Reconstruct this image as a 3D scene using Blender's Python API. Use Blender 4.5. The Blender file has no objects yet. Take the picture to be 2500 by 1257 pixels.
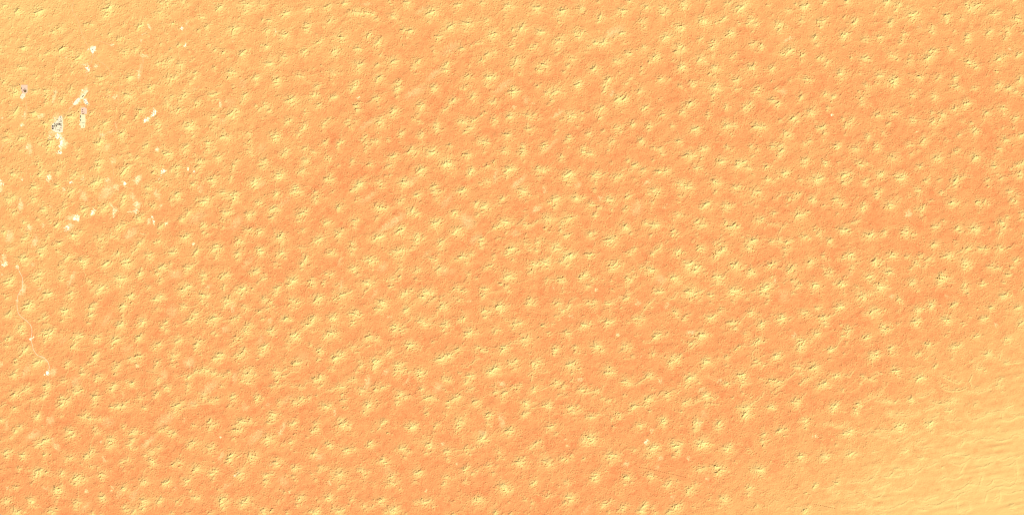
import bpy, bmesh, math, random
import numpy as np

# ---------------------------------------------------------------- camera, sky, sun, exposure
SC = bpy.context.scene
COL = SC.collection
PX = 20.0                       # metres of desert per photograph pixel
W0, H0 = 2500.0, 1257.0
def wx(px): return (px - W0 / 2) * PX
def wy(py): return (H0 / 2 - py) * PX

cam = bpy.data.cameras.new("camera")
cam_ob = bpy.data.objects.new("camera", cam); COL.objects.link(cam_ob)
CAM_Z = 150000.0
cam_ob.location = (0, 0, CAM_Z)
cam.sensor_width = 36.0
cam.lens = 36.0 * CAM_Z / (W0 * PX)
cam.clip_start = 500.0; cam.clip_end = 900000.0
SC.camera = cam_ob

SUN_EL, SUN_AZ = math.radians(43), math.radians(140)      # clockwise from north (picture up)
world = bpy.data.worlds.new("World"); SC.world = world; world.use_nodes = True
nt = world.node_tree; bg = nt.nodes["Background"]
sky = nt.nodes.new("ShaderNodeTexSky"); sky.sky_type = 'NISHITA'; sky.sun_disc = False
sky.sun_elevation = SUN_EL; sky.sun_rotation = SUN_AZ
sky.air_density = 0.6; sky.dust_density = 4.0; sky.ozone_density = 0.2
nt.links.new(sky.outputs[0], bg.inputs[0]); bg.inputs[1].default_value = 0.07
sun = bpy.data.lights.new("sun", 'SUN'); sun.energy = 4.6; sun.angle = math.radians(0.5)
sun.color = (1.0, 0.95, 0.86)
sun_ob = bpy.data.objects.new("sun", sun); COL.objects.link(sun_ob)
sun_ob.rotation_euler = (math.pi / 2 - SUN_EL, 0, math.pi - SUN_AZ)
sun_ob.location = (20000, -20000, 30000)
SC.view_settings.view_transform = 'Standard'; SC.view_settings.look = 'None'
SC.view_settings.gamma = 1.0; SC.view_settings.exposure = 0.10
SC.cycles.pixel_filter_type = 'BLACKMAN_HARRIS'; SC.cycles.filter_width = 1.1
DUNES = """
@0 0
6,9,2;26,18,2.5;58,19,3,30;18,41,1,20;82,48,2,30;90,43,1.5;36,73,2.5;93,75,2.5,25;72,82,1.5;120,88,2.5,20;116,94,1.5;130,38,1.5;139,37,1.5;166,13,3,30;160,25,2,15;189,38,1;166,53,1.5;181,59,2;212,40,2.5,40;216,35,1.5;207,76,2,15;190,80,2,20;243,19,2;30,103,2,0;36,103,1;84,113,1.5;80,122,1;110,110,1.5,40;152,119,2.5;198,118,2.5,20;241,97,2.5;245,67,1.5;67,52,1;8,70,1;42,58,1;13,115,1;245,4,1.5;55,119,1;60,83,1
@400 0
4,5,2;28,3,2;58,26,2,0;65,41,2;14,36,2,20;5,51,1,15;22,69,2,30;10,76,1.5;53,46,1.5;84,12,2.5,35;127,7,3,0;125,18,1.5;150,8,2;186,20,3,30;220,14,2.5;247,12,2;107,44,3,30;105,56,1;68,68,1.5;78,76,2;90,80,2,20;119,81,3,25;46,90,1;156,71,2.5,20;160,31,2,20;150,31,1.5;158,46,2,30;183,54,3,20;218,38,2.5;217,45,2;238,64,2.5,10;213,79,2.5,30;183,88,2.5,20;160,97,3,40;8,92,2,30;5,96,1.5;25,98,2.5,5;2,101,1;77,103,1.5;103,110,3;98,119,1.5;48,111,2;46,119,1.5;24,112,1;8,119,2,10;17,118,2;140,119,2.5,20;172,121,3;208,116,2.5,0;240,100,1;228,105,1;215,86,1;161,83,1
@800 0
2,8,1.5;26,5,2.5;1,15,1;3,32,2.5,30;93,2,1.5;96,7,1;121,4,2.5,0;119,9,1;41,18,2.5,0;49,20,2,0;60,20,2.5,-10;68,22,2;74,29,2;35,30,1;100,26,2.5,-20;157,20,3,20;163,18,2;154,33,1.5,40;198,8,2.5,0;194,20,1.5;235,4,2,20;242,31,2.5;213,36,3,25;209,47,1;186,41,3,20;170,56,2.5,40;167,61,1.5;20,57,3,-10;18,64,1;62,53,2.5,40;76,66,3,25;11,77,2.5,40;10,83,1.5,30;46,74,2.5,20;74,77,1;80,85,1.5;115,46,2,10;126,47,2.5,30;112,58,1;122,57,1;115,69,1;160,73,1;162,79,1.5;203,75,2.5,20;218,69,1.5;227,66,1.5,15;235,65,1.5;243,83,2.5;235,92,2,20;47,99,3,0;75,99,2,20;99,94,3,0;137,94,2.5;132,103,2;127,107,1;181,99,2.5,30;178,107,2.5;216,100,1;8,111,2.5,-20;77,119,3,30;5,121,1;45,124,1.5;109,124,1.5;213,117,2.5,30;245,118,3,0;133,112,1;47,109,1;248,54,2
@1200 0
27,8,3,10;20,15,1.5;21,24,1.5;20,30,1;67,13,3,10;72,20,1;107,18,3,10;100,25,1.5;102,33,1;137,14,2.5;134,22,1;163,3,1.5;165,26,2.5;163,33,1.5;210,2,2;199,17,2.5,0;200,24,1;236,11,2.5;230,33,2.5,5;233,42,1.5;162,47,1;44,44,3,25;32,46,1.5;35,58,1.5;30,70,2,10;75,49,3;128,50,2.5;136,50,2;132,57,2;102,63,3,30;101,75,1.5;97,82,1;198,50,2.5,10;201,65,1;3,52,3;2,59,1.5;61,74,2.5,20;66,70,2;158,65,2.5,0;170,66,3,20;148,72,1.5,30;144,79,1;4,79,2;122,90,2.5,0;116,101,2;110,110,1.5;232,72,2;208,82,2.5;191,93,2.5,-20;248,88,2.5,30;240,95,1.5;37,94,3;32,101,1.5;43,112,1.5;80,99,3,10;72,107,2;156,105,3,20;195,111,1;229,103,1.5;228,111,1.5;178,121,2.5;212,120,2,20;4,118,2,20;134,124,1.5
@1600 0
10,13,2.5,5;5,15,1;18,16,2,20;11,22,2,20;43,5,3;42,12,2;80,3,2;79,9,1;110,5,2,20;139,3,1.5,30;135,8,1.5,20;129,13,3,35;127,23,1;71,31,3;76,34,1.5;83,35,1;93,35,1.5;99,33,1.5,20;105,28,2,20;36,41,3,35;41,44,2,30;25,54,1,20;16,56,3,-5;10,61,1.5;36,71,2.5;42,75,2,30;31,79,2,20;68,60,2;72,57,1;113,52,3,30;118,50,2,20;146,31,2.5;152,37,2.5,0;141,37,1.5;148,48,1.5;127,36,1.5,0;187,37,2.5;189,44,2;188,48,1.5;199,40,1.5;172,8,1.5;202,16,2;214,7,1.5;227,10,3,0;224,25,1;222,32,2;248,33,1.5;243,57,2.5;246,69,1.5;89,66,2.5,40;86,72,2.5,20;68,90,3;75,94,2;87,86,1.5;116,87,2;122,81,1.5,50;131,92,1;147,68,2.5,10;160,70,2;161,74,1.5;152,79,1;2,87,2,20;40,102,3;43,106,1.5;27,92,1;82,113,1.5,30;90,104,3,10;146,103,3,0;150,110,1;152,95,1;177,105,2.5;203,78,3,30;196,83,1.5;191,82,1;224,84,2.5;223,93,1;208,101,1;8,121,2.5;20,121,1.5;123,122,2.5,20;231,121,3,10;205,123,1;248,89,1.5;164,72,1;177,124,1
@2000 0
7,3,2.5;42,2,2.5;103,4,3,10;121,7,2,50;117,16,1.5;5,33,2.5;2,41,1.5;13,27,1;54,34,3,20;38,27,1;37,54,3,20;41,52,1.5;38,60,1.5;37,71,1;70,60,2.5,0;72,64,1;92,57,2.5,0;93,65,1;109,34,2.5;108,40,1;142,22,3,5;142,27,2;143,32,1;85,20,1.5;84,35,1;129,52,2.5;126,60,1.5;124,66,2,20;171,47,2,0;172,42,1.5;173,51,1;175,12,1;194,24,2.5,20;194,32,2;230,14,2.5,30;240,8,2.5,30;226,7,2;218,29,1.5;237,20,1;206,48,1.5;226,54,2.5;225,61,2;200,75,2.5;175,77,2,30;169,78,1.5;165,88,3,30;172,83,1.5;164,103,1;138,84,1.5;138,92,2;135,97,1;137,114,1;111,84,2.5,-20;117,87,1;119,91,1.5;69,89,3,0;75,91,1.5;48,88,1.5;3,89,2;12,95,2,30;9,101,1;32,112,3;34,120,1;62,112,1;92,115,3,0;113,122,3,20;152,117,2.5,0;156,121,1.5;182,118,2.5,20;208,118,2,30;207,121,1.5;228,94,2.5,0;236,98,2,0;240,103,2;230,100,1;2,66,1
@0 200
5,2,1.5,30;22,12,2.5;24,17,2;52,14,2,30;70,13,2,20;70,22,1.5;108,11,2,40;95,28,2.5,10;70,32,1.5,20;23,46,2.5,20;28,38,1,40;52,48,2.5,10;69,64,2.5;76,58,1.5;108,52,3,20;108,64,1.5;108,58,1.5;140,47,2,20;166,15,1.5,20;173,5,1;196,21,3;162,25,1;229,8,2.5,20;230,14,1.5;220,16,1,0;165,44,1.5,10;188,52,2;160,63,2.5,20;145,70,1.5,40;215,44,2.5,30;208,53,1.5;240,64,2.5;242,73,1.5;245,80,1;184,79,2.5,20;190,76,1.5;185,87,1.5;7,87,2,0;32,85,2.5,20;59,93,1.5,10;78,90,3;75,97,2.5;32,103,1.5,30;18,99,1;72,105,1;121,103,1.5;152,93,3,0;148,102,1;222,97,2.5,30;193,96,1;197,110,1.5;209,116,2,30;150,121,2,0;92,121,1.5;118,116,1.5;59,122,1.5;10,78,1;248,107,1;4,28,1,20;200,118,1.5;190,119,1
@400 200
8,3,1.5;40,2,1.5;30,20,2.5,30;12,22,1.5,30;24,28,1.5;5,34,2;10,38,1.5;50,31,2.5,0;50,36,1.5;72,20,2.5,10;79,18,1.5,10;73,29,1;123,20,2.5,40;121,27,1.5;118,32,1.5;106,6,1.5;107,12,1;140,2,1.5;172,2,2;234,6,2,30;228,21,2,20;234,20,1.5;222,28,1;194,27,3,20;194,35,1;156,36,2,0;152,33,1.5;165,38,1;160,44,2;145,42,2;140,36,1.5;150,55,1;236,35,2.5,20;215,48,1.5;215,42,1;22,44,2.5,35;76,53,2.5;74,62,1;103,48,3,10;109,41,1.5,30;112,45,1.5,30;105,54,1.5;41,64,2.5,30;38,69,3,10;38,74,1;44,83,1.5;75,68,1.5,-10;74,73,1;189,59,2.5,20;190,64,1;215,66,2.5,30;211,72,2,20;205,79,2,30;245,62,2,20;243,68,1.5,20;130,78,2,20;131,82,1;92,83,3,0;67,92,2.5;69,98,1;130,91,2;124,96,1.5;131,106,2,-10;133,111,1;67,103,1.5;68,107,1;169,83,3;170,87,2,15;175,81,1;33,98,2.5,5;34,103,1.5;30,107,1.5;5,109,3;24,120,1;82,115,2.5;86,119,1;55,122,2.5,20;110,121,2,30;152,121,3,0;183,108,3,30;178,112,1;188,104,1.5;215,101,2.5,30;228,106,2,0;216,120,3,30;245,92,2.5;248,117,1.5;207,90,1
@800 200
9,23,2.5,20;3,27,1;42,3,2;39,8,2.5;35,13,1.5;8,2,1;74,24,2.5,20;76,31,1.5;77,40,1;106,2,2;107,9,2.5;104,14,2;105,23,1;100,45,3,30;99,53,1.5,20;162,9,3;160,15,1.5;203,9,1.5;208,10,1.5;192,28,2.5,45;187,32,2;180,42,2,30;176,46,1;221,22,2.5;223,18,1.5;223,29,1;142,36,3;141,43,1.5;137,50,1.5;243,4,2;248,31,1.5;44,36,2.5;45,42,2;32,58,1.5,0;30,63,2,20;33,68,1.5;42,59,1.5,0;1,57,1.5,30;79,60,3,5;80,68,1.5;77,77,1,30;131,57,1.5;138,60,1.5;144,63,1;206,60,3,-5;222,59,2.5,30;218,70,2,20;210,76,2,30;235,50,1.5,50;240,46,1;165,65,2,20;166,70,2.5,0;166,75,1.5;112,78,2.5;110,83,1.5;142,80,2.5;141,84,1.5;16,94,2,20;22,91,2,30;15,100,1.5;12,111,1,20;57,83,2;52,88,1.5;74,90,2.5,20;67,89,1.5;58,92,2;60,98,1.5;57,105,1.5;92,88,1.5;110,92,1;128,104,3,10;129,110,1;98,114,2.5,10;103,111,1.5,30;90,120,1;158,108,3,10;161,102,1.5,30;186,97,2;236,91,2.5,0;243,92,2;230,92,1.5;212,111,2.5,0;213,117,1;2,117,2,20;37,120,2;65,124,1.5;182,123,3,0;238,107,1
@1200 200
32,8,1.5;32,15,3,0;38,15,2,0;32,23,1.5;70,7,2;84,17,2,10;98,14,3,20;92,18,1.5,20;92,28,1.5;86,34,1;132,4,3;132,8,1.5;174,3,2;173,9,2;171,15,1.5;205,3,1.5;225,14,2.5,30;3,31,2.5,10;194,25,3,0;203,26,2.5,25;193,33,1.5;190,38,1;198,45,1;165,41,3,15;28,52,3,0;55,51,2.5,10;65,50,2,20;60,57,1.5;72,56,1.5,25;57,72,2.5,0;55,66,1.5;5,57,2.5;2,65,1.5;121,51,3,0;118,58,1.5;128,53,1;137,55,1.5;105,58,1.5;138,47,1.5,20;131,68,1,20;165,55,2;192,70,2.5,0;190,79,1,20;197,76,1.5,20;184,90,2.5;180,95,1;215,65,2.5;239,66,2.5,10;239,73,1.5;234,39,2.5,25;230,42,1.5;24,81,3,10;22,89,1;148,79,2.5,20;170,75,1.5,10;118,82,1.5;117,87,2,-10;112,91,1.5,30;99,74,1.5,30;96,79,1;80,97,2.5,30;79,102,1.5,0;117,99,1;20,105,2.5,0;47,97,2;48,103,2.5;45,109,2;50,108,1.5;49,121,1;106,113,2.5;105,119,1.5;139,106,2.5,0;150,109,2.5,0;140,100,1.5;146,99,1;228,89,2.5;230,94,1.5;247,101,2;178,104,1.5;208,120,2;246,119,1.5;3,122,1.5;182,124,1
@1600 200
38,6,2;57,2,2.5,0;57,6,1.5,0;92,9,3,10;84,9,1.5;88,20,2;122,11,2;153,14,2.5,30;157,9,1.5,30;184,9,1.5;186,13,1;177,28,2.5,-10;187,33,2.5,20;186,38,1.5;221,24,2.5;222,16,1,50;6,26,1.5;11,50,2.5,20;52,33,3,25;40,35,1.5;40,46,2.5;45,49,1.5;25,67,2;60,72,3,5;62,80,1;88,31,1.5,30;80,47,1.5;80,52,2;108,38,2.5;144,33,2,35;137,38,2.5,30;141,42,2;136,47,1;108,67,3,5;121,67,2;117,82,1;115,79,1;98,80,1;154,67,3,0;164,69,2.5,10;159,82,1;190,58,1.5;210,55,2.5,20;216,60,2,30;211,66,1;197,78,2.5;203,82,2,20;236,47,3,10;243,38,1.5;227,94,2,0;235,90,1.5,20;248,71,2;35,90,2.5,30;72,102,3,30;80,100,1.5;50,111,3,-5;60,112,1.5;6,102,2,0;11,110,1.5;8,106,1;70,117,1.5;110,100,2,0;107,99,1;146,98,2;155,104,1.5;179,98,2.5,-20;190,97,2,20;192,105,2.5,25;188,113,1.5;148,113,1.5;228,119,2.5,25;100,121,3,20;128,122,2.5,-20;136,122,2,20;182,120,1;233,78,1
@2000 200
9,18,2.5,20;21,23,2.5,10;13,39,1.5;12,43,1;18,31,1;32,6,1;70,5,2;60,15,1.5,50;57,24,1;65,24,2,30;66,34,2,20;64,30,1.5;88,2,1.5,0;112,3,2.5;104,6,1;142,20,2.5,10;140,35,1;153,12,1;175,21,2.5;175,25,1.5;205,5,2;210,8,2,20;200,7,1;237,10,2,0;224,33,3;222,42,1;206,42,2.5,35;187,50,2.5;171,46,1.5,-10;183,57,1.5;173,61,2.5;180,66,1;218,60,1.5;231,62,1.5;237,76,2.5;236,72,2;213,81,2;243,75,1.5,50;116,48,2.5,20;108,56,1,30;88,50,2.5,20;142,57,2.5,10;143,62,1.5,20;97,77,1.5;100,82,1;105,64,1.5,20;36,56,1.5;47,62,2.5,30;40,69,2,30;50,57,1.5,20;40,80,1,35;5,69,2.5,20;7,78,2,20;6,88,1;27,97,3,0;27,101,1.5;55,101,2.5,0;60,94,1,30;74,83,2.5;87,97,2.5;87,102,2,10;112,115,3,10;137,96,2.5,10;140,109,1.5,20;159,88,2.5;157,95,1.5;195,89,1.5;179,115,3,0;183,117,1;208,106,2;213,102,1,20;238,115,3,20;8,122,2,-20;28,123,1;58,123,2,0;73,124,1.5;150,103,1
@0 400
20,15,2.5,0;20,18,1.5;62,8,1.5;62,13,2,10;60,17,1.5;62,22,1;52,35,2.5,5;13,53,2.5,20;20,50,1.5;89,12,2,0;86,33,2.5,30;114,15,2.5,40;112,20,1.5;108,42,2.5,20;107,48,1.5;148,4,2.5;145,28,3,30;152,26,2,20;141,37,1.5;145,44,1,-35;187,14,3,35;190,9,1.5,35;195,5,1.5,40;236,5,2.5,-5;234,13,1.5;215,2,1;226,36,2.5,10;224,47,1.5;243,28,1;248,35,1;189,49,2.5;188,56,2;186,62,1.5;51,52,2;50,57,1.5;66,70,2.5,10;67,66,1.5;71,81,1;20,75,2;23,72,1;58,84,1.5;77,89,1.5,20;88,92,2,35;86,95,1.5;90,75,2.5,30;97,67,1.5,30;97,61,1;128,69,2.5,5;129,76,1.5;131,80,1;158,69,2.5,20;154,73,1.5;162,64,2,40;151,65,1,0;36,88,2;32,99,1;35,102,1;5,104,2,20;38,113,2.5,30;42,108,1.5,40;73,110,2;77,107,1,40;112,108,3,5;110,112,1.5,0;116,115,1.5;122,103,1.5,30;117,120,1;153,113,2.5,10;169,110,2,20;179,113,1.5;185,115,1;163,118,1;178,99,2,20;186,93,2.5,20;182,97,1.5;168,102,1,0;210,82,2,-30;212,84,2.5,10;216,77,1.5,40;207,90,1,10;235,62,2;232,65,1;247,93,2,50;243,97,1.5;241,106,1,10;241,118,2,10;213,121,2.5,20;218,117,1,40;89,121,2.5,10;66,120,1,50;4,95,1;235,120,1
@400 400
20,5,2.5,35;12,8,1.5;20,16,1.5,20;18,19,1;52,4,2,10;45,6,1;106,2,2;105,8,1.5;103,12,1;102,20,1.5;101,26,1.5;44,31,2.5,10;50,27,1.5;73,24,3,10;75,32,1.5;78,20,1,60;44,38,1;20,45,2.5;18,52,2,0;10,54,1.5,60;22,53,1.5,20;3,28,1.5;150,3,2;152,8,1,0;137,28,3,20;140,29,2,50;136,33,2;145,23,1.5,30;176,16,3,40;175,21,2,10;210,10,2,20;205,14,1.5;248,24,2.5,0;90,44,2.5,10;102,47,1.5,0;108,45,2;107,50,2.5;107,54,2,0;113,46,1,50;61,57,3,10;66,54,2,20;61,61,1.5;145,58,2.5,30;143,61,1.5,0;171,46,2.5;172,43,1;172,53,1;201,42,3,0;194,44,1.5;208,43,1.5,30;201,36,2,20;231,43,2;231,51,2.5,10;231,57,1.5;238,46,1;37,75,2.5,40;27,84,2,30;27,87,1.5,10;94,74,3,10;90,83,1.5;88,87,1.5,0;97,87,1;102,75,1.5,30;128,77,2.5;129,84,1.5,10;136,76,2,40;168,68,3,15;162,71,2;164,82,2,30;176,71,1;211,75,3,20;216,71,1.5;203,79,1.5;205,87,2;213,86,1;60,94,3;63,95,1.5,-5;75,92,1.5,30;79,95,1,10;60,104,1.5;66,108,1.5,0;90,96,1.5;128,101,2.5,0;135,101,1,0;146,103,2.5,20;143,108,1.5;176,112,3,0;179,109,2.5;176,116,1.5;32,111,3,15;37,107,1.5,30;34,117,1;113,117,2.5;118,120,2,30;80,124,1.5;236,115,3,15;230,119,1.5,10;247,90,2.5;212,101,1.5;205,105,1
@800 400
17,2,1.5;34,3,1;63,1,2,10;93,3,2,20;87,8,1,30;88,19,1;95,17,1.5,40;141,9,3,5;142,16,1.5;143,5,1.5;178,1,2.5,0;185,1,2.5;182,9,1;188,14,1;217,12,2.5,40;220,9,2;217,16,1.5;243,3,2,20;3,18,1.5,50;5,23,2,10;48,30,3,10;47,33,2,10;42,37,2,20;36,41,1.5,20;45,51,1.5;42,57,1,15;80,29,2.5,-10;81,36,1.5;8,42,1.5,40;116,28,3,0;113,33,1.5;115,24,1.5;122,28,1;136,48,2.5,30;162,34,2.5,20;163,42,2.5;170,43,1.5,40;157,41,1;165,52,1.5;168,58,1;203,42,3,0;211,38,1.5,20;243,27,2.5,20;232,31,1.5,-10;110,58,2.5;115,53,1.5,30;16,66,2.5;15,70,1.5;17,63,1.5;80,66,3,0;88,68,1.5,20;77,69,2;75,82,1.5;73,87,1;128,71,3;135,76,2.5,0;122,75,1.5;192,74,2.5,20;196,76,1.5;192,80,1.5;227,60,2,30;238,65,3,5;225,65,1.5;228,78,1.5;163,90,3,25;170,86,1.5,30;162,96,1.5;39,86,2.5;46,85,1.5,60;41,97,1.5;40,92,1;16,105,2.5;22,100,1.5;13,110,1;109,102,3,20;115,97,1.5,40;77,111,3,-5;83,110,2;69,117,1.5,-20;137,107,2;135,112,2.5,0;135,119,2,0;146,112,1.5,40;197,101,3,5;195,106,2,0;206,108,1,40;38,121,2,-10;172,119,3,25;234,114,2;234,119,2.5,20;16,118,1;225,89,1;1,88,1.5,30
@1200 400
27,8,3,5;23,12,2;23,20,1.5;34,7,1.5;71,8,2,0;70,5,1.5;78,10,2.5,0;86,8,2;72,20,1.5;117,16,3,15;122,17,1.5,40;113,23,1.5,30;115,20,1.5;116,31,1;157,18,2.5,0;161,15,2.5,0;158,28,1.5;157,39,1.5;156,42,1;189,19,2.5,20;197,17,1.5,20;200,24,1;190,26,1;218,2,2.5,10;231,9,2.5,30;200,9,1,30;218,23,1,30;222,31,1,10;47,41,3,0;47,44,1,0;43,50,1.5;57,48,1.5;52,57,1,40;16,53,2.5,20;12,62,1,20;50,72,1,0;97,53,3,20;88,59,1.5,20;98,60,1.5;95,66,1.5;128,52,2.5,5;131,54,1.5;140,51,1.5,30;122,52,1.5;152,62,2.5,0;165,66,1.5,30;180,54,2.5,0;183,70,1.5;178,53,2;208,50,2.5;206,47,1;206,65,1.5;203,70,2;247,40,3,10;240,45,1.5;245,58,2;243,67,1;157,78,2,30;159,78,1;20,88,3,10;12,94,2,20;5,97,2;22,92,2,10;52,93,2.5,-10;53,98,1;62,93,1,20;85,83,3,5;82,98,1.5;82,90,1;117,84,3,10;108,90,2;105,95,1.5;105,102,2;127,81,1,20;122,90,1,30;87,103,1,-10;22,105,1.5;10,113,1,10;52,109,1;53,115,1;113,109,2,10;113,112,1;118,108,1,20;150,106,2.5,20;151,110,1.5;157,104,1.5;181,115,3,5;183,117,2;190,111,1.5,30;176,122,1.5;203,96,3,0;206,99,1.5;212,107,1.5;235,90,2,30;247,93,2.5,10;242,109,1.5;52,120,2,-5;71,118,2.5,10;70,123,1.5;78,115,1,30;100,123,1.5;177,119,1
@1600 400
5,12,2.5,0;17,11,2.5,25;12,13,1.5;62,6,2.5,10;62,10,1;70,7,1.5,10;78,15,1,20;125,2,2.5,20;142,6,2,-20;146,9,1;148,16,1;169,4,2.5,20;177,4,1,50;196,14,3,25;203,13,1.5,20;199,19,1.5,15;171,24,2.5;180,26,1.5,25;187,22,1,10;221,24,2;245,23,3,0;245,27,2;226,2,2,0;38,30,3,0;50,35,3,10;37,49,1.5;42,47,1;35,58,1;92,28,3,10;90,30,1.5;92,42,1.5;90,45,1;122,36,2.5,0;127,34,1.5;133,38,1,50;130,49,1;154,43,3,5;148,48,1,10;165,53,1;2,46,2,40;6,42,1,40;75,63,3,25;80,60,2,30;69,67,1.5,20;108,63,2.5,-10;112,66,2,5;105,70,1.5,-15;118,62,1,40;153,64,1.5,0;203,53,2;210,54,1.5,10;215,46,2;220,45,1.5,20;238,54,2.5,40;243,56,1.5,30;200,63,1,30;190,47,1,30;180,54,1,20;33,78,2;40,78,1.5,20;38,76,1;27,85,1,40;63,88,2.5,30;72,93,2.5,20;66,98,1.5,10;73,84,1,30;106,91,2,45;118,95,3,5;112,98,1.5,0;126,95,1.5,30;115,107,1;27,102,2,30;26,108,2;32,107,1.5,30;157,86,2.5,0;163,84,2;172,91,1.5,20;181,74,2,20;178,77,1.5;218,77,3,10;225,77,1.5,20;217,83,1.5;232,74,1,20;195,95,1.5;185,92,1.5,0;200,91,1,10;189,114,1.5,40;178,118,2,0;190,118,1.5,-5;201,119,2.5,20;208,116,1,20;146,118,3,5;150,121,1.5;155,115,1.5,10;133,111,1,-10;227,111,2.5,0;233,114,1.5;248,107,2;62,107,1;64,110,1,-20;57,118,1,30;90,122,2;98,121,1.5,30;102,113,1,40;3,92,2,20;175,122,.8;100,108,.8;8,124,1.5;243,100,1
@2000 400
9,1,2;2,22,2,20;36,17,3,10;45,14,2,30;38,29,2.5,10;46,24,1.5,35;70,25,2,30;68,30,1.5;73,32,1,0;76,22,1,30;64,1,2;80,3,1;77,10,1;94,14,2.5,20;93,18,2,20;98,16,1;119,17,2;123,22,3,10;128,19,2,20;125,31,1;130,18,1,10;153,4,2.5,10;145,11,1;162,26,2,10;167,22,1.5,45;150,40,2.5,0;150,49,1.5;153,55,1,-20;183,24,1.5,20;208,25,3,35;210,19,1.5;218,20,1.5,20;207,34,1.5;206,30,1.5;185,45,2,10;187,42,1.5;207,8,1.5;202,59,3,5;208,59,1.5,30;200,67,1,20;87,42,2.5;88,46,2;93,38,1.5,30;95,42,1;88,51,1.5;25,54,2.5,40;31,59,2,10;37,62,1.5,20;7,63,1.5,30;67,60,1.5;66,66,2.5;66,71,1.5;72,63,1,10;27,76,1.5,20;108,61,3,10;108,66,2,10;121,57,1,40;152,69,2,20;158,68,2;160,63,1.5,30;155,77,1.5;157,84,1;168,57,1,10;241,57,2;241,61,1.5;246,63,1.5,30;52,89,2,-10;57,87,1.5,15;65,72,1;37,101,3,0;35,105,1.5;43,98,1,60;46,104,1,20;76,109,3,5;80,107,1.5;99,103,2,10;100,108,1.5,10;94,110,1,20;131,104,2.5,15;133,99,2;141,107,2;128,107,1.5,15;147,107,1,30;133,113,1;176,95,2.5;181,95,1.5,20;183,91,1,40;190,87,1.5;211,98,2.5;215,95,1,40;215,103,1.5,20;236,98,3,0;240,100,1.5,20;243,98,1;15,117,2.5;16,121,1.5;2,113,1;2,102,1.5;176,122,2.5,20;206,117,1;237,105,1;243,74,1,10;250,108,1
@0 600
12,3,2,10;12,7,1;65,4,2.5,30;60,8,2,20;62,13,2;36,20,3,20;33,16,1.5;40,28,1.5,10;12,54,3,20;17,51,2,10;15,58,1.5,10;11,61,1;6,74,1,0;10,79,1.5,30;14,103,2.5,30;10,105,1.5,20;102,18,2.5,40;88,8,1.5,40;125,22,3,-5;128,28,2,50;127,32,1.5;133,19,1;60,42,2.5,10;55,50,2.5,30;50,43,1,0;60,60,1,-15;95,39,2,10;93,48,1.5;93,52,1.5,10;92,31,1.5;72,73,3,10;78,74,1.5;68,78,1,20;44,90,3,30;42,96,2,10;48,88,1,40;32,124,2.5,20;37,116,1,50;68,108,2.5,0;60,114,1,40;73,118,1;108,72,2.5,30;108,79,1.5,20;98,98,3,0;97,104,2;102,97,1.5,30;95,114,1.5;135,53,2;137,57,1,20;153,64,3,20;149,71,2,10;163,63,1.5,30;138,67,1,0;139,94,2.5,30;138,105,2.5,10;135,108,1.5;135,117,1.5;145,88,1.5,50;152,82,1,0;161,27,3,30;160,30,1.5;179,12,2.5,20;175,13,1;193,22,2.5,10;192,27,2.5,0;194,32,1.5,0;202,11,1.5,40;207,5,1.5,30;228,13,2.5,0;228,19,2,10;246,32,2.5,10;240,42,2.5;245,50,1.5;214,41,2.5;212,45,2;215,35,1.5,50;182,50,3,0;183,60,1.5;190,49,1.5,40;226,64,2;198,77,3,0;202,74,1.5,50;188,91,2.5,20;185,96,2,15;187,104,1;245,76,2.5,20;238,81,2.5,20;243,80,1.5;240,95,1.5,20;243,55,1.5,20;217,115,3,30;215,121,1.5,0;184,120,3,15;186,112,1,60;247,123,2;152,6,1.5,10;155,1,1.5,0;180,118,1.5;200,64,.8
@400 600
13,10,2.5,30;18,5,1.5,40;49,9,3,35;48,20,1;1,33,2,20;10,27,1.5,40;36,33,2.5,0;33,41,1.5,0;43,30,1.5,30;78,4,3,0;86,3,1.5;80,14,2;80,19,1,-10;113,11,2.5,20;113,20,1.5,0;110,15,1.5;145,5,2.5;148,9,2.5,0;147,15,1.5,0;180,10,2.5,20;174,15,2;171,26,2,0;185,18,1.5,30;168,32,1,20;208,2,2,0;216,20,2.5,40;211,27,2,10;211,35,1.5,30;213,12,1;140,38,3,5;143,36,1.5,60;132,42,1.5;155,49,1.5,30;150,50,2;143,57,1.5;155,43,1,0;94,44,2.5,40;90,48,2,40;99,45,1.5;92,61,2;91,67,1.5;60,43,2.5,20;59,50,2;60,56,1.5;31,66,3,-5;37,61,2,20;28,71,1.5,10;60,74,3,10;68,76,1.5,30;57,83,2;65,91,1.5;30,92,2.5,5;27,97,1;48,103,2.5,25;38,114,2.5,20;45,110,1.5,30;3,116,2.5,40;5,113,1,60;2,80,1,10;196,53,3,0;191,59,2,10;200,48,1.5,50;194,64,1;226,54,2.5,0;228,60,1.5,10;224,57,1.5;248,42,2;245,53,1.5,0;243,57,1.5,10;243,60,1,10;120,65,3,10;112,70,2,0;118,76,1.5;125,69,1,20;135,65,1.5,50;145,71,1,0;172,65,2.5,40;171,71,1.5;170,75,1.5,10;153,81,2.5,20;150,84,1;162,86,2,30;158,95,2,20;145,100,2,10;167,92,1.5,20;196,83,2.5,-20;205,86,2,30;200,92,1.5,0;195,97,1,20;190,91,1;234,80,3,0;235,87,1.5,0;240,79,1.5,30;97,82,3,10;96,88,2,30;92,92,1.5;89,98,1,40;125,94,2.5,0;121,91,1;122,102,1.5;75,110,3,10;78,104,1,-40;68,116,2,10;77,119,1.5;85,109,1.5,30;92,114,1,10;108,110,2.5,10;103,116,1.5,-10;113,108,1.5,30;151,111,1.5,0;187,109,2.5,20;182,112,2,10;193,113,1.5;226,113,3,35;218,120,2.5,10;228,108,1.5,30;237,113,1,30;128,121,2.5,-5;136,123,1,30;20,121,1
@800 600
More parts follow.
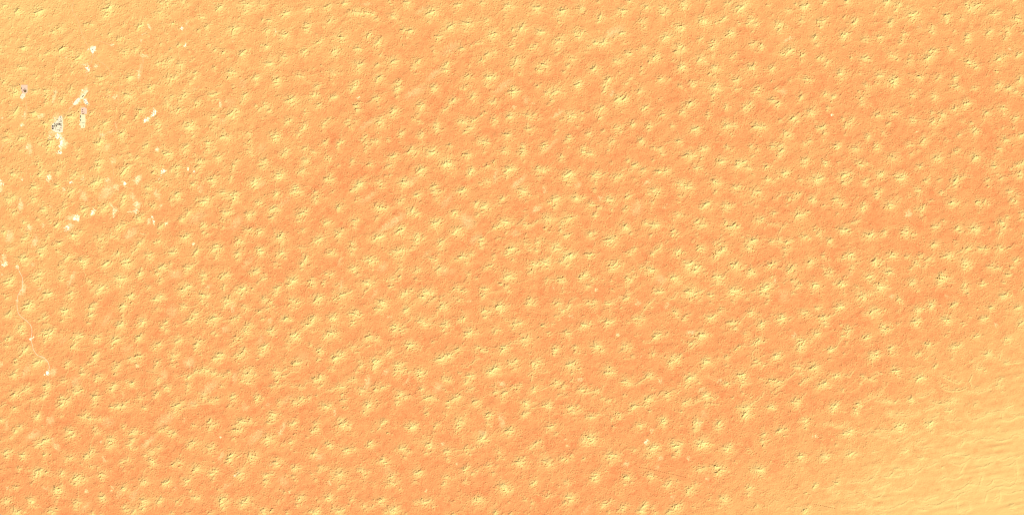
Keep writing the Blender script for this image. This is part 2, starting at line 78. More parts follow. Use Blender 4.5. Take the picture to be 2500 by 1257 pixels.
4,10,2.5,20;12,12,1.5,10;10,6,1,40;37,3,2.5,0;36,10,1.5;35,14,1;62,20,2.5,10;66,25,2.5;75,22,1.5,20;73,19,1,50;68,36,1,0;107,9,3,15;98,11,1.5,-20;115,6,1.5,50;103,18,1,10;132,1,1.5,20;127,5,1,20;108,27,1;156,19,2,0;165,21,2;172,3,2;170,12,1.5,10;160,24,1;206,16,3,5;218,12,2,30;212,25,1.5;195,20,1.5,20;248,30,2.5,10;240,34,1.5,0;234,2,1.5;39,34,2.5,20;40,39,1.5;45,44,1.5;5,43,2,20;60,57,3,20;64,60,1.5,-5;57,69,1.5,10;53,77,1,30;70,55,1,20;111,35,2,0;106,39,1,40;98,50,2.5,-10;110,47,2,30;96,62,2,20;90,53,1;97,57,1;137,37,2.5,10;135,51,1.5;170,34,2.5,10;167,41,1.5;162,32,1,-10;178,36,1,20;215,43,1.5,30;213,48,1;227,49,1.5;22,74,3,20;10,81,1.5,20;34,70,1.5,20;12,84,1;20,94,1,0;118,72,3,25;127,67,2,30;113,76,1.5,60;119,83,1,-20;152,70,3,15;145,78,2.5,20;147,68,1.5;158,72,1.5,30;163,80,1.5,20;155,83,1,-10;153,88,1;196,65,2.5,-20;205,68,1.5;210,69,1.5,15;199,83,2,20;194,78,1;210,74,1;240,66,2.5,0;237,76,2;234,73,1;82,85,2.5,10;84,89,2,-5;87,91,1.5,10;77,96,2.5,0;76,88,1.5;92,83,1,60;82,104,1,0;41,104,3,-10;45,101,1.5,40;38,115,2,10;36,119,1.5,20;33,103,1,-30;48,104,1.5,30;8,109,3,0;11,103,1,40;8,112,2;119,97,2.5,40;118,101,1.5,5;120,93,1;176,90,2.5,10;173,94,2,10;143,115,3,-10;148,120,1.5,10;155,119,1.5;153,113,1,30;160,119,1,30;178,120,3,0;182,115,1.5;185,121,1,20;206,110,2.5,30;203,114,1.5,20;204,99,1,20;238,99,2.5,-5;240,108,2,10;246,100,1.5,30;102,122,3,0;116,119,1,30;127,107,1
@1200 600
30,4,3,10;25,9,2,10;38,9,1.5,15;22,13,1.5;32,21,1.5,30;58,6,1.5,10;68,7,2,0;3,14,1.5,30;3,20,1.5;97,3,3,0;92,8,1,0;119,15,3,30;112,19,2.5,30;116,29,2,20;105,25,1.5,-20;125,13,1.5,20;130,11,1,50;149,13,2.5,0;149,18,1.5;210,11,2.5;217,7,1.5,40;219,4,1.5,20;245,12,2;61,28,2.5,0;68,29,2,0;81,26,3,10;86,24,1.5,20;58,40,2,0;63,37,1.5,20;54,34,1,10;85,33,1,0;187,30,3,30;182,27,1.5;183,35,1.5;194,29,1.5,20;242,37,3,0;228,33,2,30;237,24,1,30;238,41,1;24,46,3,10;31,48,2,20;22,52,1.5,0;13,58,1.5,10;21,63,2,0;26,69,1.5,0;29,71,1,20;84,50,1.5,40;84,54,1.5;106,50,2.5,-10;103,54,2,0;112,54,1.5,20;110,69,1.5,0;108,64,1;141,44,2.5,20;136,48,2,0;148,47,1,10;153,52,1.5,0;160,50,1.5,30;147,61,2,10;145,41,1,50;208,49,3;211,54,1.5,20;218,46,1.5,0;208,60,1,20;204,63,.8;193,63,1,10;183,67,1,0;182,53,1,50;207,78,2.5,10;202,82,1.5,0;195,77,1;210,72,1,20;177,88,2,0;184,86,1.5,30;12,91,3,10;10,95,1.5,20;13,100,2;18,98,1.5;58,82,2.5,20;56,88,2,0;65,88,1.5,30;55,97,1;100,87,2.5,50;103,95,1,0;108,99,2.5,5;117,93,2,40;100,107,1.5,20;103,112,1,10;147,86,2.5,0;155,87,1.5,20;158,84,1.5,30;155,92,2,10;37,118,3,10;44,117,1.5,60;142,120,3,20;150,117,1;140,122,1.5,0;177,115,2.5,0;184,115,1.5,40;175,121,1.5,0;165,113,1,20;187,118,1,10;218,110,2.5,20;227,110,2,20;222,117,1.5;226,120,1;207,116,1,0;78,121,2,20;92,119,1,40;240,88,1.5,40;235,95,1,50;243,93,1.5;198,93,1,30;229,102,1,20;249,70,1.5
@1600 600
3,5,2.5,10;33,9,2.5,0;38,10,1.5,20;33,17,1;67,3,2.5,30;72,6,1.5,40;102,6,3,20;105,3,1.5;92,14,2.5,20;95,10,2,30;97,15,1,20;142,3,2.5;145,8,1,0;198,4,2,0;198,12,1.5;195,16,1;51,28,3,0;48,32,1.5,10;61,31,2,40;60,37,2.5,10;66,33,1.5,40;73,35,1,25;75,41,1,-10;90,20,1;121,29,3,10;120,32,1.5,0;130,35,1,20;128,28,1,30;146,40,2.5,10;145,37,1.5,50;143,44,1.5,0;150,43,1;175,28,2.5,20;183,26,1.5,30;176,33,1,0;176,47,1.5;205,36,3,25;211,32,1.5,20;235,25,2.5,30;238,22,1.5,10;235,31,1;27,47,2.5,0;30,53,2,10;25,51,1;34,51,1,20;35,58,1,0;22,60,1,20;4,69,2.5,20;10,69,1.5,30;93,46,2.5,-20;95,52,2,0;101,48,1.5,40;94,58,1,0;104,58,1,5;52,69,3,0;52,74,1.5,20;60,73,2.5,20;68,69,1.5,20;53,82,1.5;67,82,1,20;62,77,1;84,75,2.5,0;87,76,1;84,86,1,30;100,81,1,10;120,68,3,5;118,72,2,5;126,74,1.5,20;124,71,1.5,10;117,65,1;118,85,1.5,10;130,64,1,30;140,80,1,30;170,60,3,10;167,66,2.5,0;163,72,2,20;177,58,1.5;150,69,1,10;172,82,1.5,40;169,87,1,20;170,75,1.5;210,53,2,-5;220,58,1.5;216,63,2,10;210,72,1.5;242,59,2.5,0;243,64,2,-5;247,60,1,20;240,72,1;30,101,2.5,0;33,108,1.5,-10;45,109,1.5,0;47,105,1,30;43,112,1.5;83,109,3,-5;86,110,1.5,20;91,105,1.5,10;100,99,2,20;82,115,1;99,94,1,40;146,101,2.5,0;144,106,1.5,20;155,103,1,10;191,110,3,10;193,107,1.5,40;195,113,1.5,10;205,113,1,10;190,117,1.5;115,117,2.5,10;122,117,1.5,30;127,113,1,50;161,118,2.5,50;161,121,2,40;167,115,1,20;226,101,2.5,-10;231,102,1;228,106,1.5;246,95,2;1,85,1,-10;177,104,1,0
@2000 600
6,15,2;7,19,1;15,20,1,-10;46,13,3,5;48,17,2,0;38,19,1.5,20;33,20,1,10;50,32,2,0;60,25,1,30;48,38,1.5;85,22,2.5,60;85,27,2,0;93,27,1.5,30;98,22,1,30;90,31,1,-10;110,14,2.5,10;112,16,1.5,40;117,14,1,30;134,16,2;153,15,2;147,24,2,50;150,28,1.5,0;165,20,2.5,20;173,22,1.5,30;168,28,1,20;163,30,1,50;196,15,3,5;202,16,1.5,30;226,4,2.5,10;217,8,1;246,4,2.5,10;172,1,1.5;222,25,3,-30;223,31,2.5,10;230,28,1,10;222,35,1.5;230,34,1,20;7,34,1.5,-20;17,39,2,50;13,43,2,0;18,43,1;42,47,1,40;106,40,3,30;98,39,1,0;107,33,1,60;102,52,1;76,46,2.5,20;75,51,1.5;82,48,1.5,30;80,40,1,40;139,35,1.5,0;142,55,3,10;140,59,1.5,0;150,68,1.5;186,46,2.5,20;185,51,2.5,0;195,49,1.5,-5;182,57,2;192,63,1,0;221,59,2,60;222,66,2.5,10;226,73,1.5;248,59,2;33,57,3,0;35,60,1.5,10;42,58,1;22,58,1,10;38,72,1;57,62,1.5;92,62,3,10;94,65,2,30;100,62,1.5,30;82,57,1,-20;106,65,1,0;120,81,2.5;125,86,1.5,-30;66,75,3,20;67,81,1.5;78,74,1,20;86,73,1,0;60,72,1;170,88,2.5,20;170,92,2.5;173,95,1,-20;175,83,1,40;204,90,2.5,40;209,87,1.5,20;32,92,3,10;34,95,1.5;27,98,1.5,0;82,99,3,20;85,98,1.5;72,103,1.5,15;92,102,1,30;80,107,1.5;100,98,1,20;120,100,1;150,97,2.5,40;153,99,1.5,20;158,95,1,30;146,115,3,15;149,114,1.5,20;150,110,1.5;148,121,1.5,0;155,114,1,0;193,112,3,0;195,116,1.5;199,107,1;5,109,2.5,20;8,116,2,0;10,121,1.5,20;15,107,1,20;98,122,2.5,0;108,118,1,40;248,111,2;230,108,1;241,96,1;42,123,1.5;55,121,.8,30;33,120,1,0;216,117,1;220,120,1,30;62,92,.8;120,119,1,40
@2400 0 3.1425
8,11,2.5,0;12,10,1.5,30;26,15,3,5;24,0,2,0;4,25,2.5,30;7,24,1,20;13,25,1;18,22,2;19,25,2;17,29,2;20,26,1,10;27,42,2.5,10;12,45,3,10;16,43,1.5,50;10,55,1.5,0;28,61,2.5,50;12,65,2.5,20;10,69,1.5;19,68,2.5,10;25,70,2;31,73,1.5;15,83,2.5,0;16,87,1.5;2,87,2.5,10;25,90,2.5,10;24,93,1.5;15,98,1.5;23,98,1.5;29,104,2.5,20;17,107,3,10;12,114,2;30,125,2;8,125,1.5;31,25,1.5
@2400 400 3.1425
8,2,2.5,10;27,1,2.5,10;21,4,1.5;28,7,2.5,20;28,10,2,10;11,8,1,10;3,12,2,10;4,17,1.5;14,11,2;20,21,2.5,0;26,24,2,20;22,28,2;25,29,2;30,38,2.5;29,42,1.5;1,29,2;4,31,1.5;18,41,1.5,40;14,45,3,5;16,49,2,20;13,53,2;21,50,1,20;5,50,1,30;31,55,1.5;2,65,2;13,65,2.5,0;20,64,1.5,0;25,74,2.5,10;22,79,1.5,20;6,79,2.5,10;12,80,2,0;8,76,1,40;19,85,2.5,20;16,91,1.5;1,92,1.5,30;31,95,1.5,50;15,101,3,10;18,100,1.5,30;6,110,2.5,10;27,110,2.5,10;18,112,1,10;2,118,2,10;29,122,2.5,30;18,116,1,0
@0 800
31,2,2.5,0;33,8,1.5;13,15,2,20;10,18,1.5,0;10,27,1.5;68,7,2.5,0;75,9,3,15;58,11,1,0;68,21,1.5,30;75,4,2,30;37,33,3,10;30,43,1,45;24,48,1.5,10;24,54,2,0;20,71,2.5,20;24,65,1.5,50;118,11,2.5,10;124,13,2,20;113,17,2,10;118,20,1.5;113,26,2,30;111,30,1.5,0;117,32,1,0;147,15,2.5,20;145,21,1.5,10;177,18,3,10;180,17,1.5,20;172,24,1.5;170,30,1.5;211,14,2.5,0;210,17,1.5,20;215,10,1.5,60;240,25,2.5,30;236,31,1.5;211,42,2.5,0;199,47,2,-10;204,49,1.5,10;209,56,1.5;213,64,1,-10;240,52,2;237,58,1.5,10;146,41,2.5,10;144,48,1.5;141,51,1.5,10;134,55,1.5,20;125,62,1.5,30;126,69,2.5,0;145,57,1,20;105,52,2,40;102,54,1.5;101,60,1.5;56,52,3,20;63,49,2,40;53,57,1.5;178,58,2.5,20;175,62,2;176,70,1.5,10;97,80,2,20;103,96,1;150,74,2.5,20;146,80,1.5;118,90,2,-20;115,98,2.5,10;124,94,1.5,30;113,97,1.5;173,88,2.5,30;170,94,2.5;201,84,2.5,10;200,88,1.5;193,82,1.5;241,78,2;240,84,1.5;237,103,2,30;240,99,1.5,0;71,87,3,20;72,90,2;70,98,1.5,20;67,104,2,30;63,109,1,20;42,92,2.5,20;36,94,1.5,20;21,101,2.5,20;28,104,1.5,20;49,109,2,0;22,122,2,5;97,110,2.5,10;93,117,2.5,20;104,111,1.5,10;107,105,1,30;144,105,2.5,10;146,99,1.5,50;144,113,1.5;143,119,1.5,20;213,107,2,20;180,119,2.5,5;187,119,2.5,30;170,120,1.5,10;220,122,2,-10;194,112,1,40;93,105,1.5
@400 800
4,3,1.5,0;2,7,1,20;21,19,2.5,20;27,17,1,20;22,11,1,50;54,19,2.5,0;50,25,2.5;48,32,2;56,40,1.5;80,10,1.5,20;75,7,1.5;126,6,2.5,0;110,17,2.5,20;117,16,1,0;103,27,1.5;123,3,2;163,4,3,0;161,7,1.5,-5;166,10,1,0;198,11,3,10;200,15,2.5,5;190,22,1.5,0;188,29,1.5;189,32,1;226,5,1;246,13,2,20;223,26,1.5;153,28,3,30;150,33,2,10;147,39,2;142,47,1;237,33,2.5,0;237,37,2;235,48,2;120,37,3,20;112,42,2,10;116,45,1.5,20;113,54,1;86,40,2.5,20;81,46,2.5,20;79,49,1.5,10;15,42,2.5,-5;13,48,2;22,40,1.5;14,57,1.5,20;205,53,2.5,30;197,55,1.5,10;202,54,1.5;58,65,2.5,20;65,64,2.5,-10;48,66,2,40;38,74,2.5,25;33,77,1.5,10;75,69,2,20;37,86,2,0;36,94,1.5;84,72,1.5,20;93,73,2,20;99,67,1.5,40;88,88,1.5,0;125,71,3,0;131,65,2,50;128,83,2,10;120,80,1.5;139,71,1.5,20;170,66,2.5,0;172,74,2;173,81,1.5,20;182,73,1.5,10;185,62,1,20;165,89,2,0;175,89,1,-5;180,87,1,20;230,79,2.5,10;238,75,2.5,30;208,89,2,0;240,87,1.5;235,91,1.5;195,88,1;4,90,2.5,30;6,95,1.5;60,106,2.5,0;55,113,1,0;69,110,1.5,-30;80,108,2,20;48,117,2,15;60,101,2;73,112,1.5,40;75,115,1,0;105,104,2.5,20;106,109,2;100,118,1.5;143,104,2.5,20;141,109,2;150,108,1,20;140,117,1;150,121,1;19,118,3,30;30,122,1,30;208,108,2.5,0;212,110,1.5,10;200,114,2,0;203,117,1.5;176,112,2;176,120,1,20;245,119,2.5,-10;222,107,1.5,40;233,103,1,0
@800 800
6,7,3,15;1,11,1;10,12,1,0;62,13,2.5,20;60,16,1.5,10;73,17,2,20;58,20,1;103,2,2.5,10;111,4,2,10;100,12,1,0;120,2,1.5;176,4,1.5;181,7,1,20;216,7,3,30;212,12,1.5,20;229,8,1,40;37,28,2,0;43,36,1,0;47,29,1,30;63,27,1,20;20,39,2.5,10;12,45,3,20;10,48,2;22,43,1.5;7,63,1.5,0;126,25,3,10;124,28,2,20;138,32,1,0;120,43,1;94,37,2.5,40;91,41,1.5,10;160,21,1.5,5;228,29,2,20;237,34,2.5,-5;243,36,1,30;226,37,1;230,46,1;198,32,2,30;184,42,3,20;173,47,3,10;186,44,1.5,10;165,49,1.5,20;186,51,1;72,53,2.5,10;74,57,2,5;71,62,1.5,10;72,49,2,0;80,49,1,20;72,67,1;48,50,1.5,-10;50,57,2,50;44,66,1.5,30;52,54,1;108,55,2.5,10;107,64,2.5,10;103,70,1.5;107,77,1;118,62,1.5,40;105,61,1.5,-30;122,68,1,20;140,66,2.5,10;142,72,2.5,0;138,70,2;140,78,1.5;150,69,1,50;248,67,3,10;216,73,2.5,20;212,82,2.5;219,92,2,20;222,75,1.5,30;212,96,1;178,77,2,0;184,79,2.5,0;177,93,1,50;180,96,1,0;40,77,2,0;35,80,1.5,0;20,89,2.5,20;12,91,1,20;5,94,1.5,20;52,95,2.5,0;50,101,1;83,90,2.5,20;73,94,2,10;72,87,1,20;79,82,1,40;92,87,1,20;143,92,2,20;110,99,2.5,-10;108,104,2,0;118,106,2,10;107,112,2;105,116,1.5;125,103,1,40;153,106,3,0;162,107,1.5,20;150,109,1.5;193,107,2.5,10;200,104,2,30;183,113,1.5,10;184,120,1.5,30;168,109,1,30;224,112,2.5,30;227,119,1,20;22,102,1.5,20;25,110,2,0;20,111,1;62,116,3,0;62,119,1.5,10;75,111,1,40;4,116,2;5,122,1,30;25,121,1.5,20;149,122,1.5,0;60,124,1.5;238,105,.8
@1200 800
6,4,2,30;2,7,1;13,3,1,20;52,17,3,10;45,19,1,-20;50,25,1.5;71,15,1,40;19,29,2,0;17,33,2.5,25;27,25,1,10;30,30,1,20;115,8,2.5,0;113,5,1.5;118,13,1;86,7,1.5,20;88,11,1;135,2,1.5;33,1,1.5;192,11,1;248,14,2,20;160,27,3,0;163,30,1.5,30;150,29,1,10;168,35,1.5,20;97,33,2.5,5;100,31,1.5,30;94,36,1.5;95,41,1.5,20;127,29,2,-10;128,35,1.5,50;134,38,1,0;203,27,2.5,-20;200,33,1.5,40;213,29,1,20;210,33,1;215,43,1.5,30;203,46,1;246,40,2.5;29,53,2.5,-5;37,49,2,30;40,56,1,20;35,62,1.5,20;6,61,3,20;3,68,1.5,20;67,56,2.5,40;63,54,1.5,-20;74,54,1.5,30;67,60,2;80,55,1;70,50,2,40;62,72,1,60;120,55,3,10;130,52,1,20;124,60,1.5,10;122,68,1.5,10;133,62,1,20;135,67,1,0;178,62,2.5,10;176,68,2.5,10;185,67,1.5,10;240,73,2.5,0;242,71,1.5,10;204,81,2.5,0;205,86,1.5,10;210,86,1.5,10;226,83,1,30;97,81,2,-10;97,86,2,10;105,83,1.5;108,90,2;117,88,1,0;122,80,1,20;38,89,2,10;31,89,1,30;44,85,1;38,95,1.5,20;19,98,3,5;6,97,1.5;8,99,1,20;17,108,1.5,10;15,112,1;64,93,2,40;64,96,1.5,0;139,94,3,10;139,98,1.5,0;146,92,1,30;160,95,2,30;150,97,1.5,10;163,97,1.5,20;154,104,1,0;168,107,1.5,0;178,110,2,20;202,102,1.5;240,107,2.5,10;238,111,2,0;245,103,1,30;52,114,2.5,0;53,120,2;63,122,1,10;84,117,2.5,20;88,120,2,20;64,113,.8,10;103,102,1,30;113,104,1,0;120,121,2.5,20;131,119,1.5,50;217,119,2.5,25;214,122,1,20;236,118,1.5,20;136,124,1,20;5,88,1,-30;245,93,1;213,124,1
@1600 800
4,10,2.5,10;3,15,1.5,20;17,9,1,20;70,10,3,0;57,12,1,0;75,13,1.5,50;68,16,2,30;60,22,2,20;52,24,2,20;55,29,1.5,20;84,10,1,20;137,9,2;137,18,1,10;122,1,2;155,21,2.5,20;150,24,1.5,20;165,21,1,10;158,17,1.5,40;127,28,1.5,30;122,33,1.5,30;108,45,2,30;108,57,1.5,10;223,20,3,0;222,27,3;220,33,2;216,16,1,0;245,9,2.5,20;237,18,1,40;27,45,2.5,-10;33,46,2,30;24,52,2.5,20;22,57,2;38,41,1,50;35,52,1;14,44,1,0;77,50,3,0;75,53,2;83,54,1,0;72,60,1;95,46,1,30;185,42,2.5,20;183,45,2;190,37,1,40;154,49,2;158,53,1.5,-10;150,56,1.5,20;163,57,1.5,-10;161,62,1;217,60,2.5,0;241,61,3,10;243,57,1.5,50;222,69,1,0;130,72,3,0;134,74,1.5,30;132,80,2;134,85,1.5,20;140,75,1,20;51,76,2.5,0;56,75,2.5,30;50,82,1.5,20;63,78,1,30;46,88,1.5,20;66,83,1,20;35,87,1,0;108,85,2.5,10;112,89,1,0;178,80,2.5,0;176,84,1.5,10;187,83,2,10;193,82,1.5,20;189,90,1,30;184,94,1,30;162,77,1,-10;228,80,2,20;235,76,1,30;222,85,1,0;248,89,2;17,100,2.5,20;10,98,1,20;28,95,1,20;18,108,1.5;76,102,2.5,10;77,106,2,0;84,104,1.5,30;88,108,1,30;45,113,2.5,10;43,117,1;63,110,1.5,20;78,116,1.5,20;85,115,1,0;52,108,1,50;77,119,1.5,10;90,116,1,-10;133,99,1.5;145,105,1;138,121,3,10;145,117,1.5,40;150,113,1,30;125,121,1,0;175,120,2.5,10;178,119,1.5,50;182,123,1.5;213,113,3,10;218,110,1.5,20;217,117,1.5,10;182,102,1,0;117,107,.8;190,98,1,0
@2000 800 5
34,4,2.5,10;28,9,1.5;34,10,1.5;58,12,2.5,25;58,10,1.5,50;52,13,1,20;80,2,2.5,10;79,4,1.5;62,8,1,40;33,17,1;14,27,2.5,50;13,26,1.5,-10;30,31,1,20;5,26,.8,0;12,38,1,30;64,33,3,10;70,34,2,20;62,37,1.5,0;70,30,1.5,30;87,24,2.5,20;86,29,1.5;92,31,1.5;88,33,1;133,21,2.5,0;130,19,1,0;122,31,2;118,34,1.5,20;130,37,1,0;166,22,2.5,20;163,24,2;172,20,1.5,30;162,37,1.5;191,10,2,20;195,9,1,30;230,13,2.5,10;228,15,1.5;225,19,1;205,32,2.5,20;208,30,2;213,35,1,0;186,40,1,20;228,42,2.5,0;195,50,2.5,-5;202,52,1,0;141,47,1.5,30;154,9,1;158,4,1,0;93,52,2.5,10;95,55,1.5;98,60,1;88,53,1,20;90,47,1,60;22,58,2.5,0;18,59,2,0;35,58,1,0;53,58,1.5,-10;62,62,1.5,-10;55,62,1.5,0;66,64,1,0;50,67,1.5;6,68,3,20;12,72,1,20;122,61,3,20;125,59,1.5,40;121,64,1.5,10;128,61,1,20;111,87,2.5,10;113,89,1.5,0;120,90,1,-15;140,91,1,0;162,89,2.5,10;165,87,1.5,20;155,90,1,0;158,101,2,0;155,98,1.5;84,89,2,0;78,89,1,0;92,90,1,0;48,92,2.5,10;49,94,1.5,0;44,99,1.5;46,104,1;19,95,3,40;16,98,2,30;20,94,1.5,60;24,89,1,40;95,105,1,0;112,106,1,0;145,104,1;98,120,2.5,10;96,123,1.5;134,116,2,0;135,120,2;100,118,1,40;186,77,1,0;168,74,1,0;192,78,1.5,10;193,72,1,0;220,64,2,20;223,61,1.5,20;218,70,2;223,77,1.5;243,59,1.5,0;190,93,2;188,104,1;231,96,2.5,10;226,97,1,0;235,95,1,20;205,105,1,20;245,106,1,10;164,113,1,0;170,66,1;150,69,1;26,119,1,0;16,118,1,0;60,82,1;28,76,1.5;75,55,.8,20;63,80,.8;183,103,1;230,101,.8;222,111,.8,0
@0 1000 4.892
45,7,2.5;43,10,2;1,12,2,30;24,20,2.5,30;18,25,2;12,33,1.5,10;50,19,1;73,7,1.5;82,25,2.5,20;86,30,2.5,0;80,33,1.5;103,4,1,30;100,7,2.5,10;107,10,2.5,-10;118,11,2,20;113,19,1,40;113,22,1.5,10;116,26,2,20;52,36,3,30;47,40,2,30;57,35,1.5,40;43,43,1.5,20;50,43,1.5;53,53,2,10;7,50,2.5,10;8,55,2;13,49,1,40;27,54,2.5,0;27,57,1.5,20;23,70,2,20;22,73,1;132,34,2.5,10;131,38,2.5,20;132,42,2,20;128,45,1.5;147,18,1.5,0;147,21,1.5;158,27,2.5,0;162,25,2,30;170,28,1.5,20;158,35,2;154,41,2,30;156,45,1.5,-10;161,46,1,10;198,21,1.5,30;192,24,2,10;202,25,2,0;208,28,2.5;202,30,1.5,0;231,18,2,0;208,2,1.5;213,3,1;230,38,2.5,10;225,43,2,20;180,49,2.5,10;190,45,2,30;173,54,1.5,10;180,60,2.5;183,64,2;207,65,2.5,20;214,62,2,20;212,60,1.5;234,69,3,0;233,72,1.5,20;215,53,1,30;83,57,2.5,10;78,62,1,20;102,57,2,10;108,50,2.5,40;104,54,2,30;112,50,1.5,30;108,67,1.5,0;117,68,1,10;97,64,1,0;145,62,2,25;152,59,2,30;145,67,1;148,72,1.5;46,72,2.5,0;43,77,2.5;55,74,2,0;40,83,1.5;37,88,1;73,75,2.5,40;76,78,1.5;65,78,1,10;91,80,3,10;93,84,2.5,10;90,88,1.5,0;102,82,1.5,20;85,87,1,-10;122,77,2.5,0;120,81,2;123,84,1;132,72,1,20;171,85,2.5,30;174,86,1.5,20;168,88,1,10;199,86,2.5,20;196,87,2,10;223,84,2.5,10;222,88,1.5,20;227,96,1.5;232,104,2.5,10;236,105,1.5;147,93,2.5,10;148,95,1.5;143,100,1,0;68,95,3,0;70,97,2,10;74,89,1,60;69,104,1,0;68,108,1;66,110,1,30;18,92,2,20;12,94,1,20;50,91,1,10;8,108,2.5,10;6,111,1.5;36,107,2.5,10;38,110,2;38,114,1.5,-10;42,115,1,0;93,109,2.5,0;90,113,2;90,118,1.5;122,104,2.5,0;122,107,2;120,99,1;127,108,1;171,108,2.5,10;176,109,1.5,20;170,114,1.5,20;148,115,1.5;150,119,2,0;160,121,2.5,15;170,118,2,40;190,108,2.5,30;192,105,1.5,20;188,111,1.5;211,109,2;215,112,1;60,120,2.5,0;63,123,2;68,118,1.5,40;19,122,3,-5;30,122,1,30;110,124,1.5;120,124,1,20;205,123,1.5;223,123,1;150,113,1
@500 1000 4.892
6,13,2.5;8,18,2.5,5;15,16,1.5;5,22,1.5;4,24,1,20;45,14,2.5,10;54,12,2,50;40,18,2.5;37,24,2.5,20;42,24,1.5,20;34,34,1.5;46,34,1;60,16,1,10;81,4,2.5,0;80,8,2.5,0;76,15,2,0;90,5,1;82,11,1.5,10;76,34,3,5;75,37,1.5,0;74,41,1.5,0;93,41,1.5,0;104,17,2.5,10;109,10,1,0;108,15,1.5;102,38,2,30;105,37,1;103,46,1;107,50,1,30;131,24,2.5,0;135,22,1.5;128,26,1.5;132,16,2;137,15,1,60;107,29,1,40;122,32,1,10;165,16,3,0;162,12,1.5,40;172,20,2;165,19,1.5,10;158,27,1,20;165,23,1;190,2,2;195,7,1;212,15,2.5,20;216,13,1.5;208,22,1.5,40;218,27,1.5;200,25,1,30;240,20,1.5,-10;247,20,2.5;148,42,2.5,0;151,43,1.5,0;145,39,1;168,48,2.5,20;170,50,1.5,10;178,46,1.5,30;197,39,2,20;196,43,2,0;200,40,1.5;235,46,2.5,10;238,47,1.5;243,50,1.5;212,59,2.5,10;215,63,2,0;205,62,1,10;238,56,1.5;5,45,2.5,10;10,42,1.5;6,51,1;14,50,1,10;32,53,2.5,40;29,58,2.5,20;40,56,1,30;27,62,1.5,20;32,67,1,10;56,54,3,0;55,58,1.5,0;55,63,1.5;12,72,2.5,0;8,76,2,0;10,81,1.5;8,84,1;42,75,3,35;37,79,1.5,30;43,82,1.5,10;10,62,.8,10;85,62,2.5,20;87,66,1.5;92,60,1,30;130,52,2.5,40;127,54,1.5;133,47,1;107,69,2.5,0;108,72,1.5,0;113,69,1.5,20;105,79,1.5,0;98,78,1,-20;108,83,1,20;138,68,2,-10;143,70,1.5,0;132,83,1.5;128,76,1.5;135,73,1.5;148,70,1,50;160,76,3,5;162,79,1.5,15;153,82,1,20;163,91,1.5,10;160,93,1,30;187,71,2.5,0;190,74,1.5,0;196,73,1,30;190,79,1.5;182,70,1;72,78,2,5;73,84,2.5;80,76,1.5,10;72,90,1.5;80,73,1,0;95,98,1.5,20;90,96,1,-10;101,96,1,20;87,110,1.5,20;93,106,1,30;115,103,2.5,20;112,107,2,20;110,113,1.5,0;115,112,1;148,104,2.5,0;148,107,1.5,0;158,104,1,10;132,105,1,10;135,108,1;120,107,.8,0;175,107,2,30;172,113,1,30;210,107,2.5,10;213,107,1.5,30;202,107,1,20;211,112,1.5,30;190,114,2,0;193,118,1.5,0;200,115,1.5,30;223,79,2,20;222,86,2.5,0;226,89,1;233,94,1,20;231,85,1,30;20,106,3,20;20,112,2,-10;27,108,1.5,20;22,117,1.5,0;26,101,1,40;47,109,2.5,0;44,112,2,0;50,106,2;57,104,1,30;43,117,1;71,118,1.5,50;69,122,2.5;79,120,1.5,30;53,120,1;131,122,2.5,10;127,121,1,-10;135,120,1.5,40;159,120,2.5,0;165,119,1.5,10;152,118,1,-10;162,123,1.5,20;223,121,3,0;226,117,2,50;215,122,1,-5;240,124,1;5,123,1.5,10;20,96,.8;15,95,1,10;98,122,1.5
@1000 1000 4.892
4,18,2.5,0;6,22,1.5;33,17,2,10;30,21,1.5,10;28,28,1;43,5,1.5;60,13,3,15;58,19,2.5;57,24,1.5;55,28,1;20,4,1.5;95,5,2.5,10;93,9,2;93,16,1.5,20;97,19,1,0;118,25,3,-5;120,22,1.5,40;118,31,1,0;87,32,3,10;85,36,2,0;88,38,1,20;94,36,1,20;136,6,2.5,0;141,3,1.5,20;168,20,2.5,10;163,26,1,40;175,28,1.5,20;195,2,2,0;217,8,2.5,10;211,8,1,30;225,5,1,40;241,11,2;215,33,3,10;218,37,2.5,10;212,37,2;207,36,2;22,41,3,-10;25,44,1.5,20;20,51,1.5;45,49,2.5,-5;55,47,1,20;45,58,1.5;47,61,1;67,47,2,10;75,46,1.5,20;82,43,1.5,0;72,53,1.5;68,51,1;107,50,2,0;108,55,1.5,20;112,58,1,10;95,66,2,10;104,66,1,0;105,59,1;100,75,1.5;150,40,2.5,30;145,45,1.5,30;156,37,1.5,20;131,62,3,0;134,66,1.5;137,57,1,40;163,61,3,5;166,66,1.5,10;170,64,1,10;183,58,2.5,30;187,60,1.5,20;193,54,1.5,40;208,58,1.5,40;239,53,2.5,0;238,57,2;240,62,1.5;222,76,2,10;221,80,2.5;222,84,2;217,82,1.5;234,72,1,50;9,75,3,0;12,77,1.5,-5;6,85,1.5;66,71,2.5,20;71,67,1,60;75,76,1.5,0;80,72,1.5,30;66,86,1.5,0;67,84,1;43,80,2,10;47,80,1,20;40,89,1.5,30;42,87,1.5;112,92,3,-20;115,96,2,0;122,95,1,0;147,88,2.5,10;150,86,1.5,30;187,86,2,10;178,91,1,0;190,103,2.5,20;192,107,2.5,30;185,111,1.5,25;180,115,1,10;165,103,2,20;170,102,1,30;80,108,3,10;83,105,1.5,40;87,108,1.5,0;76,109,1.5;15,110,2.5,0;22,109,2,20;28,115,1.5;25,107,1,40;7,111,1.5;50,110,1,0;118,110,1;138,107,1.5;146,110,1.5;144,116,1;233,112,2.5,20;230,115,1.5;240,108,1.5,40;238,122,1.5,0;102,123,2.5;120,124,1.5;52,124,1.5,10;222,106,.8;243,20,1
@1500 1000 4.892
